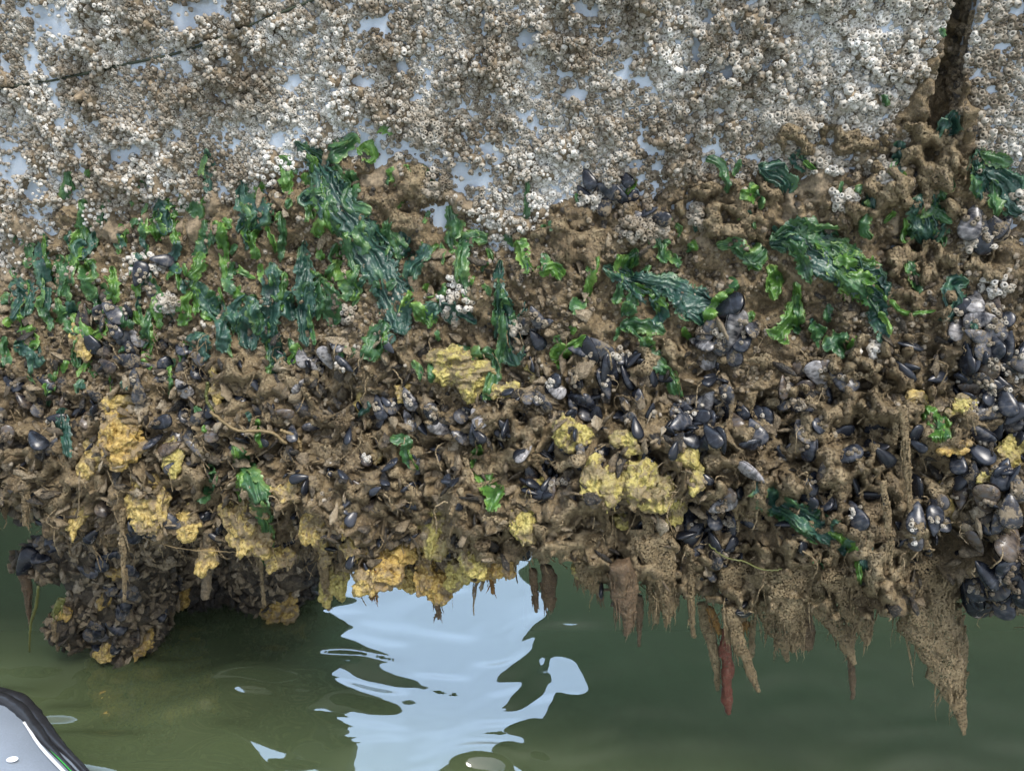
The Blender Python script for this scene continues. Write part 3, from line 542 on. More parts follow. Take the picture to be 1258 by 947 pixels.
# ------------------------------------------------------------------ the pile of growth standing in the water (left)
def lump_mass(path, rad, seed, flat=.9, sc=14, am=.5, k=40, n=60, yfront=None):
    p = crom(path, n); r = crom([(x, 0) for x in rad], n)[:, 0]; V, F = tubeQ(p, r, k, flat=flat)
    c = np.repeat(np.vstack([p[:1], p, p[-1:]]), k, 0); d = norm(V - c + 1e-6); V = V + d * ((fbm(V, sc, 4, seed)) * .035 + .018 * noise(V, 45, seed + 3))[:, None] * am; return V, F
masses = []
def apx(x, y, yy): return at_y(np.array(float(x)), np.array(float(y)), np.array(yy))
pile = [(apx(165, 560, .30), .13), (apx(150, 650, .31), .135), (apx(150, 720, .32), .115), (apx(160, 770, .33), .095), (apx(168, 812, .34), .07), (apx(178, 850, .36), .055), (apx(200, 900, .4), .04)]
V, F = lump_mass([p for p, r in pile], [r for p, r in pile], 5); masses.append((V, F))
arm = [(apx(110, 660, .26), .06), (apx(60, 690, .25), .05), (apx(32, 700, .25), .030)]; V, F = lump_mass([p for p, r in arm], [r for p, r in arm], 6, k=24, n=24); masses.append((V, F))
bk2 = [(apx(255, 610, .50), .12), (apx(255, 700, .52), .11), (apx(255, 735, .54), .09), (apx(255, 770, .58), .05)]; V, F = lump_mass([p for p, r in bk2], [r for p, r in bk2], 17, k=28, n=30); masses.append((V, F))
bk = [(apx(330, 610, .50), .17), (apx(330, 690, .52), .15), (apx(335, 730, .54), .12), (apx(338, 752, .55), .10), (apx(338, 785, .58), .06)]; V, F = lump_mass([p for p, r in bk], [r for p, r in bk], 7, k=32, n=36); masses.append((V, F))
sk = [(apx(95, 740, .24), .03), (apx(85, 765, .235), .035), (apx(100, 790, .25), .03)]; V, F = lump_mass([p for p, r in sk], [r for p, r in sk], 8, k=16, n=16); masses.append((V, F))
am = Acc()
for V, F in masses: am.add(V, F)
PV, PF, _ = am.out()
pileo = empty('growth_pile', (float(pile[3][0][0]), float(pile[3][0][1]), 0)); tag(pileo, 'submerged post buried in dark shells standing in the green water at lower left', 'post')
build('silt_core', PV - np.array(pileo.location), PF, M['mudshell'], pileo, attrs={'tint': np.full(len(PV), .1)})
pbv = BVHTree.FromPolygons([tuple(v) for v in PV.tolist()], PF.tolist())
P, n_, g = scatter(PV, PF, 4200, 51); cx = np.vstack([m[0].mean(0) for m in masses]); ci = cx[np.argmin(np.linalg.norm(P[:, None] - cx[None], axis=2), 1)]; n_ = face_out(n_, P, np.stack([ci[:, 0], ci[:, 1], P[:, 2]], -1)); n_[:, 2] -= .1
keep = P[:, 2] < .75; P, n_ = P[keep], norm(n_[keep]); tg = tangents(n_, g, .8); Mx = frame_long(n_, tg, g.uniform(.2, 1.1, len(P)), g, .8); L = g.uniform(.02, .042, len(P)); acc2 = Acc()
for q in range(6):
    sel = (np.arange(len(P)) % 6) == q; SC = np.stack([L[sel]] * 3, -1) * g.uniform(.7, 1.1, (sel.sum(), 3)); V, F = batch(MUDT[q][0], MUDT[q][1], P[sel] + n_[sel] * .006, Mx[sel], SC); acc2.add(V, F, np.repeat(g.random(sel.sum()) * 1.1 - .1 - 1.0 * (P[sel][:, 1] > .415), len(MUDT[q][0])))  # shells of the back clumps tinted darker, recess shade put into their colour
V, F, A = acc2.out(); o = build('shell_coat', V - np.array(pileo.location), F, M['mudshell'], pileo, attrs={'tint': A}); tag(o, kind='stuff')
V, F, A = acc.out(); o = build('silted_shells', V, F, M['mudshell'], attrs={'tint': A}); tag(o, 'mass of small shells buried under grey brown silt across the lower growth', 'shell bed', kind='stuff')
P, n_, g = scatter(Vm, FM, 6500, 43); n_ = face_out(n_, P); px, py = project(P); keep = (py > 400) & ((P @ NDIR) > -.1); P, n_ = P[keep], n_[keep]
for i in range(len(P)):
    k = 8; t_ = np.linspace(0, 1, k)[:, None]; Ln = g.uniform(.015, .06); d = norm(n_[i] * .5 + g.normal(0, .8, 3)); path = P[i] + n_[i] * .006 + (d * t_ * .6 + n_[i] * .35 * np.sin(t_ * 3.14) + np.array([0, 0, -.7]) * t_ ** 1.5) * Ln + g.normal(0, .0012, (k, 3)); V, F = tubeQ(path, np.full(k, g.uniform(.0006, .0015)), 4); accs.add(V, F, g.uniform(.2, 1))
V, F, A = accs.out(); o = build('silt_strands', V, F, M['strand'], attrs={'tint': A}); tag(o, 'tangle of silt covered threads and flaps netted over the shells', 'strands', kind='stuff')
# bright growth below the water line
SPV = []
# ------------------------------------------------------------------ label help
LAND = [(420, 200, 'the long draped dark green frond'), (335, 400, 'the tall hanging dark frond'), (632, 435, 'the narrow frond with fanned end'), (810, 350, 'the wide dark draped frond'), (1010, 310, 'the broadest crinkled green frond'), (1135, 265, 'the round crinkled dark leaf'), (1230, 225, 'the big leaf at the right edge'), (965, 385, 'the bright triangular leaf'), (143, 540, 'the orange folded sponge'), (180, 615, 'the tall yellow sponge on the left'), (300, 650, 'the sponge under the hanging green weed'), (385, 640, 'the narrow ragged yellow sponge'), (470, 690, 'the wide yellow sponge over the sky reflection'), (545, 655, 'the tall pale yellow sponge'), (598, 590, 'the single bright green leaf'), (565, 450, 'the sponge behind the fanned frond'), (710, 530, 'the knobbly sponge beside black mussels'), (800, 595, 'the large silted sponge'), (1000, 645, 'the diagonal glossy green frond'), (893, 825, 'the red hanging finger'), (1240, 557, 'the lemon sponge at the right edge'), (1150, 525, 'the small bright frilled tuft'), (1140, 780, 'the longest hanging silt curtain'), (750, 240, 'the white barnacled mussel cluster'), (20, 350, 'the weed at the left edge'), (1075, 480, 'the holey silt net'), (222, 727, 'the orange sponge on the post'), (130, 795, 'the yellow sponge at the waterline'), (500, 560, 'the little forked green weed'), (255, 430, 'the curled dark tuft'), (675, 725, 'the dark brown hanging club'), (1225, 720, 'the pale blue mussel at lower right'), (895, 400, 'the barnacled mussel under the wide frond')]
ORD = ['', 'second ', 'third ', 'fourth ', 'fifth ', 'sixth ', 'seventh ', 'eighth ', 'ninth ', 'tenth ', 'eleventh ', 'twelfth ']
def auto_labels(items, noun_of, cat, group):
    """items: list of (obj,x,y,look)"""
    cells = {}
    for it in items:
        o, x, y, look = it; d = [(math.hypot(x - a, y - b), p, a, b) for a, b, p in LAND]; d.sort(key=lambda q: q[0]); dd, p, a, b = d[0]
        if dd < 9 and len(d) > 1: dd, p, a, b = d[1]
        dx, dy = x - a, y - b; rel = ('right of' if dx > 0 else 'left of') if abs(dx) > abs(dy) else ('below' if dy > 0 else 'above'); cells.setdefault((look, p, rel), []).append((dd, o))
    for (look, p, rel), L_ in cells.items():
        L_.sort(key=lambda q: q[0])
        for k, (dd, o) in enumerate(L_):
            if len(L_) == 1: s = f'{look}, {rel} {p}'
            else: s = f'{look}, {ORD[k] if k < 12 else "farther "}{"nearest" if k < 12 else "out"}, {rel} {p}'
            ws = s.split(); tag(o, ' '.join(ws[:16]), cat, group)

# individual mussels
mh = [build('valve', *mussel_tpl(20, 13, h), M['mussel_blue'], link=False) for h in (1, -1)]
mwhole = {k: build('mussel', *mussel_tpl(16, 18), M[k], link=False) for k in ('mussel_blue', 'mussel_dusty', 'mussel_brown', 'mussel_pale')}
mhalf = {}
for k in mwhole:
    mhalf[k] = []
    for me in mh: c = me.copy(); c.materials.clear(); c.materials.append(M[k]); mhalf[k].append(c)
LOOK = {'mussel_blue': 'glossy blue-black mussel', 'mussel_dusty': 'silt-dusted grey mussel', 'mussel_brown': 'brownish black mussel', 'mussel_pale': 'pale worn mussel shell'}
# cluster: x, y, rx, ry, count, size in px, weights blue/dusty/brown/pale
CL = [(1222, 470, 38, 70, 26, 36, (5, 2, 2, 2)), (1232, 640, 26, 60, 16, 40, (6, 2, 2, 1)), (1222, 725, 34, 24, 8, 46, (7, 2, 0, 1)), (1205, 280, 24, 12, 5, 36, (7, 2, 1, 1)), (1200, 390, 30, 26, 8, 34, (5, 3, 2, 2)),
      (890, 415, 34, 22, 9, 34, (3, 5, 0, 2)), (735, 450, 34, 26, 9, 34, (5, 3, 0, 2)), (750, 232, 36, 20, 9, 26, (7, 1, 1, 0)), (800, 270, 16, 12, 3, 26, (3, 3, 0, 1)), (700, 490, 50, 22, 14, 28, (6, 2, 1, 1)), (690, 570, 46, 34, 18, 24, (6, 2, 2, 1)), (660, 400, 14, 18, 4, 24, (6, 2, 0, 0)),
      (880, 520, 52, 32, 20, 32, (6, 3, 2, 2)), (885, 640, 46, 40, 12, 32, (5, 3, 1, 2)), (975, 530, 36, 34, 10, 34, (4, 5, 1, 1)), (1040, 600, 54, 34, 9, 34, (8, 1, 1, 0)), (1000, 470, 46, 22, 8, 34, (3, 5, 1, 2)),
      (135, 400, 40, 34, 12, 30, (5, 3, 2, 1)), (195, 450, 60, 30, 14, 26, (4, 5, 2, 1)), (60, 500, 60, 50, 14, 26, (3, 6, 3, 0)), (230, 540, 44, 34, 12, 28, (4, 4, 2, 1)), (150, 640, 60, 20, 6, 26, (6, 3, 1, 0)), (400, 440, 30, 14, 4, 26, (4, 3, 0, 2)), (360, 500, 50, 40, 8, 26, (3, 5, 2, 1)),
      (500, 500, 40, 24, 8, 28, (5, 3, 0, 2)), (480, 590, 50, 40, 6, 26, (3, 6, 2, 1)), (1140, 640, 20, 24, 4, 34, (6, 2, 0, 0)), (1180, 590, 26, 24, 4, 34, (4, 3, 3, 0)), (560, 520, 30, 20, 4, 26, (2, 4, 1, 2)), (790, 500, 36, 18, 5, 24, (5, 3, 0, 0)), (190, 335, 14, 24, 4, 26, (6, 2, 0, 0)), (860, 690, 60, 20, 4, 26, (3, 5, 1, 0))]
EX = [(1228, 722, 50, 20, 'mussel_blue', 'pale blue-sheened mussel hanging at the lower right edge, largest there'), (1235, 757, 40, 60, 'mussel_pale', 'barnacled blue-white mussel, lowest on the right edge'), (737, 452, 34, 70, 'mussel_blue', 'large oval slate-blue mussel below the white barnacled shells'), (893, 405, 44, 80, 'mussel_pale', 'broad pale mussel crowned with barnacles under the wide dark frond'), (540, 520, 36, 145, 'mussel_pale', 'long worn white mussel pointing up-left, above the little forked green weed'), (905, 652, 32, 100, 'mussel_blue', 'oval grey-blue mussel standing upright among silt strands'), (1210, 480, 34, 60, 'mussel_blue', 'black mussel standing upright in the packed bed on the right'), (935, 580, 36, 160, 'mussel_pale', 'striped pointed mussel just above the diagonal glossy frond'), (35, 690, 34, 60, 'mussel_blue', 'round black mussel at the left tip of the post arm'), (400, 440, 28, 120, 'mussel_pale', 'small white mussel under the tall hanging frond right side'), (900, 380, 44, 20, 'mussel_blue', 'dark mussel edge jutting out from the end of the wide frond'), (880, 620, 34, 30, 'mussel_pale', 'grey barnacled mussel above silt strands, left of the upright one'), (1140, 645, 34, 80, 'mussel_blue', 'open blue mussel shell behind the silt net near its lower right')]
mitems = []; nbig = 0; g = np.random.default_rng(99)
def put_mussel(x, y, Lpx, ang, key, label=None, parts=False, lift=.012, bv=None):
    h = hit(x, y) if bv is None else None
    if bv is not None:
        r = Vector(rays(x, y)); Ln = r.length; r.normalize(); q = bv.ray_cast(cv, r)
        if q[0] is not None: nn = q[1] if q[1].dot(r) < 0 else -q[1]; h = (np.array(q[0]), np.array(nn), q[3] / Ln)
    if h is None: return None
    p, n1, d = h; toc = norm(CAM - p); n1 = norm(n1 * .45 + toc * .6 + g.normal(0, .22, 3)); a = R(ang)
    tx = np.array([math.cos(a), 0, 0]) + np.array([0, SP, CP]) * math.sin(a); tx = norm(tx - n1 * (tx @ n1)); lf = g.uniform(-.15, .45); xx = norm(tx + n1 * lf); yy = norm(np.cross(n1, xx) + n1 * g.normal(0, .35)); zz = norm(np.cross(xx, yy)); yy = np.cross(zz, xx)
    Lm = Lpx * 1.14 * d / FPX; sx = Lm; sy = Lm * g.uniform(.85, 1.1); szz = Lm * g.uniform(.85, 1.15); Mt = Matrix(np.stack([xx, yy, zz], -1).tolist()).to_4x4(); Mt.translation = Vector(p + n1 * lift)
    if parts:
        o = bpy.data.objects.new('mussel', None); COL.objects.link(o); o.empty_display_size = .01; o.matrix_world = Mt
        for q, me in enumerate(mhalf[key]):
            c = bpy.data.objects.new('valve', me); COL.objects.link(c); c.parent = o; c.scale = (sx, sy, szz); c.rotation_euler = (0, (-.045 if q == 0 else .045) * g.random(), 0)
    else:
        o = bpy.data.objects.new('mussel', mwhole[key]); COL.objects.link(o); o.matrix_world = Mt @ Matrix.Diagonal((sx, sy, szz, 1))
    if label: tag(o, label, 'mussel', 'mussels on the growth')
    else: mitems.append((o, x, y, LOOK[key]))
    return o
for x, y, L_, a, k, lab in EX: put_mussel(x, y, L_, a, k, lab, True, .022, pbv if (x < 60 and y > 660) else None)
keys = ['mussel_blue', 'mussel_dusty', 'mussel_brown', 'mussel_pale']; cnt = 0
for x, y, a, b, k, L_, wt in CL:
    wt = np.array(wt, float) / sum(wt); pts = []
    for q in range(k):
        best = None
        for tr_ in range(12):
            r, t_ = math.sqrt(g.random()), g.random() * 6.283; c = (x + a * r * math.cos(t_), y + b * r * math.sin(t_)); dm = min([math.hypot(c[0] - u[0], c[1] - u[1]) for u in pts] + [99] + [math.hypot(c[0] - e_[0], c[1] - e_[1]) for e_ in EX])
            if best is None or dm > best[0]: best = (dm, c)
        c = best[1]; pts.append(c)
        if c[0] > 1275: continue
        put_mussel(c[0], c[1], L_ * g.uniform(.75, 1.15), g.uniform(0, 360) if g.random() < .4 else g.normal(-70, 35), keys[g.choice(4, p=wt)], None, L_ >= 34, g.uniform(.006, .018)); cnt += 1
# dark mussels on the post
for q in range(34):
    x, y = g.uniform(50, 240), g.uniform(655, 800)
    if (y > 760 and x < 100): continue
    put_mussel(x, y, g.uniform(20, 30), g.normal(-70, 50), keys[g.choice(4, p=[.55, .35, .1, 0])], None, False, .008, pbv)
print('mussels', len(mitems), len(EX))
ba = []; ms = [o for o in COL.objects if o.name.startswith('mussel') and o.type == 'MESH' and o.parent is None] + [o for o in COL.objects if o.name.startswith('valve')]
bpy.context.view_layer.update()
for o in ms:
    if g.random() > .42: continue
    mw = np.array(o.matrix_world); L_ = np.linalg.norm(mw[:3, 0]); u0, v0 = g.uniform(-.15, .2), g.uniform(-.06, .06)
    for q in range(int(g.integers(2, 9))):
        uu, vv = u0 + g.normal(0, .12), v0 + g.normal(0, .09); hh = .17 * math.sqrt(max(.02, 1 - (uu / .5) ** 2 - (vv / .27) ** 2)); p = mw @ np.array([uu, vv, hh, 1]); nn = norm(mw[:3, 2] * 1 + mw[:3, 0] * uu + mw[:3, 1] * vv * 2 + g.normal(0, .1 * L_, 3)); ba.append((p[:3], nn, g.uniform(.0022, .0046)))
bp = np.array([b[0] for b in ba]); bn = np.array([b[1] for b in ba]); bs_ = np.array([b[2] for b in ba]); V, F = batch(bV, bF, bp, rot_from(bn, g.random(len(bp)) * 6.28), bscale(bs_, g))
tag(build('barnacles_on_shells', V, F, M['barnacle'], attrs={'tint': np.repeat(.0 + .6 * g.random(len(bp)), len(bV)), 'pit': np.tile(bP, len(bp))}), 'tiny barnacles riding on the mussel shells', 'barnacles', kind='stuff')

# ------------------------------------------------------------------ sea lettuce
def frond(pts, tone, seed, lift=.008, rag=.3, fold=1.0, material=None, name='sea_lettuce'):
    pts = np.array(pts, float); lift = lift + .010 * float(sstep(420, 560, pts[:, 1].mean())); Ltot = np.linalg.norm(np.diff(pts[:, :2], axis=0), axis=1).sum(); n = int(max(14, min(190, Ltot / 1.5))); wmax = pts[:, 2].max(); m = int(max(11, min(41, wmax / 1.25)))
    C = crom(pts, n); T = np.gradient(C[:, :2], axis=0); T /= np.linalg.norm(T, axis=1)[:, None] + 1e-9; Nn = np.stack([-T[:, 1], T[:, 0]], -1)
    t = np.linspace(0, 1, n); L1 = t * Ltot; e1 = np.stack([L1 / 16, 0 * t, 0 * t + seed], -1)
    hl = C[:, 2] / 2 * (1 + rag * (noise(e1, 1, 1) + .7 * noise(e1, 2.7, 2) + .7 * noise(e1, 5, 8) + .4 * noise(e1, 11, 18))); hr = C[:, 2] / 2 * (1 + rag * (noise(e1, 1, 3) + .7 * noise(e1, 2.7, 4) + .7 * noise(e1, 5, 9) + .4 * noise(e1, 11, 19)))
    cap = np.sqrt(np.clip(t / .08, 0, 1)) * np.sqrt(np.clip((1 - t) / .07, 0, 1)) * .92 + .08; hl = hl * cap; hr = hr * cap
    u = np.linspace(-1, 1, m); off = np.where(u[None] < 0, u[None] * hl[:, None], u[None] * hr[:, None]); px = C[:, :1] + Nn[:, :1] * off; py = C[:, 1:2] + Nn[:, 1:] * off
    ends = (rag * 9) * noise(np.stack([u * 3, 0 * u, 0 * u + seed], -1), 1, 5); px = px + T[:, :1] * ends[None] * (t[:, None] ** 3) * np.sin(u * 2)[None]; py = py + T[:, 1:] * ends[None] * (t[:, None] ** 3)
    D = np.full((n, m), np.nan); si, sj = max(1, n // 20), max(1, m // 6)
    for i in range(n):
        for j in range(m):
            if i % si and i < n - 1 or j % sj and j < m - 1: continue
            h = hit(px[i, j], py[i, j]); D[i, j] = h[2] if h else np.nan
    gi = [i for i in range(n) if not (i % si and i < n - 1)]; gj = [j for j in range(m) if not (j % sj and j < m - 1)]; S = D[np.ix_(gi, gj)]
    if np.isnan(S).all(): return None
    for i in range(len(gi)):
        if np.isnan(S[i]).any(): S[i] = np.where(np.isnan(S[i]), np.nanmean(S[i - 1]) if i and np.isnan(S[i]).all() else (np.nanmean(S[i]) if not np.isnan(S[i]).all() else np.nanmedian(S)), S[i])
    for _ in range(2):
        Q = np.pad(S, 1, 'edge'); Sm = (Q[:-2, 1:-1] + Q[2:, 1:-1] + Q[1:-1, :-2] + Q[1:-1, 2:] + 2 * S) / 6; S = np.minimum(Sm, S + .003)
    D = np.stack([np.interp(np.arange(m), gj, S[i]) for i in range(len(gi))]); D = np.stack([np.interp(np.arange(n), gi, D[:, j]) for j in range(m)], 1)
    U = np.stack([np.repeat(u[None] * wmax / 13, n, 0) + .6 * noise(np.stack([L1 / 22, 0 * t, 0 * t + seed * 3.1], -1), 1, 6)[:, None], np.repeat((L1 / 42)[:, None], m, 1), np.full((n, m), seed * 1.7)], -1)
    iso = np.stack([px / 9, py / 9, np.full((n, m), float(seed))], -1)
    f = (.0046 * (1 - 2.6 * np.abs(noise(U, 1.1, 7))) + .0013 * (1 - 2.6 * np.abs(noise(U, 3.3, 8))) + .0030 * noise(iso, .45, 9) + .0008 * (1 - 2.6 * np.abs(noise(iso, 1.3, 10)))) * fold + .001 * (1 - u[None] ** 2)
    f += .0045 * fold * np.abs(u[None]) ** 3 * noise(np.stack([np.repeat((L1 / 6)[:, None], m, 1), np.repeat(np.sign(u)[None] * 5, n, 0), np.full((n, m), float(seed))], -1), 1, 12)
    P = CAM + rays(px, py) * (D - lift - f)[..., None]
    P = P + np.array([1., 0, 0]) * (.0018 * fold * noise(iso * .9, 1, 15))[..., None] + np.array([0, 0, 1.]) * (.0018 * fold * noise(iso * .9, 1, 16))[..., None]
    tint = np.clip(np.abs(u[None]) ** 2 * .6 + .5 * noise(U, .8, 13) + .3 * (t[:, None] < .12), -1, 1.2)
    o = build(name, P.reshape(-1, 3), gridF(n, m), material or M['weed_' + tone], attrs={'tint': np.clip(tint, 0, 1).ravel(), 'edge': np.maximum(np.abs(u)[None], np.maximum(1 - t * 14, 1 - (1 - t) * 10)[:, None]).ravel()}); return o
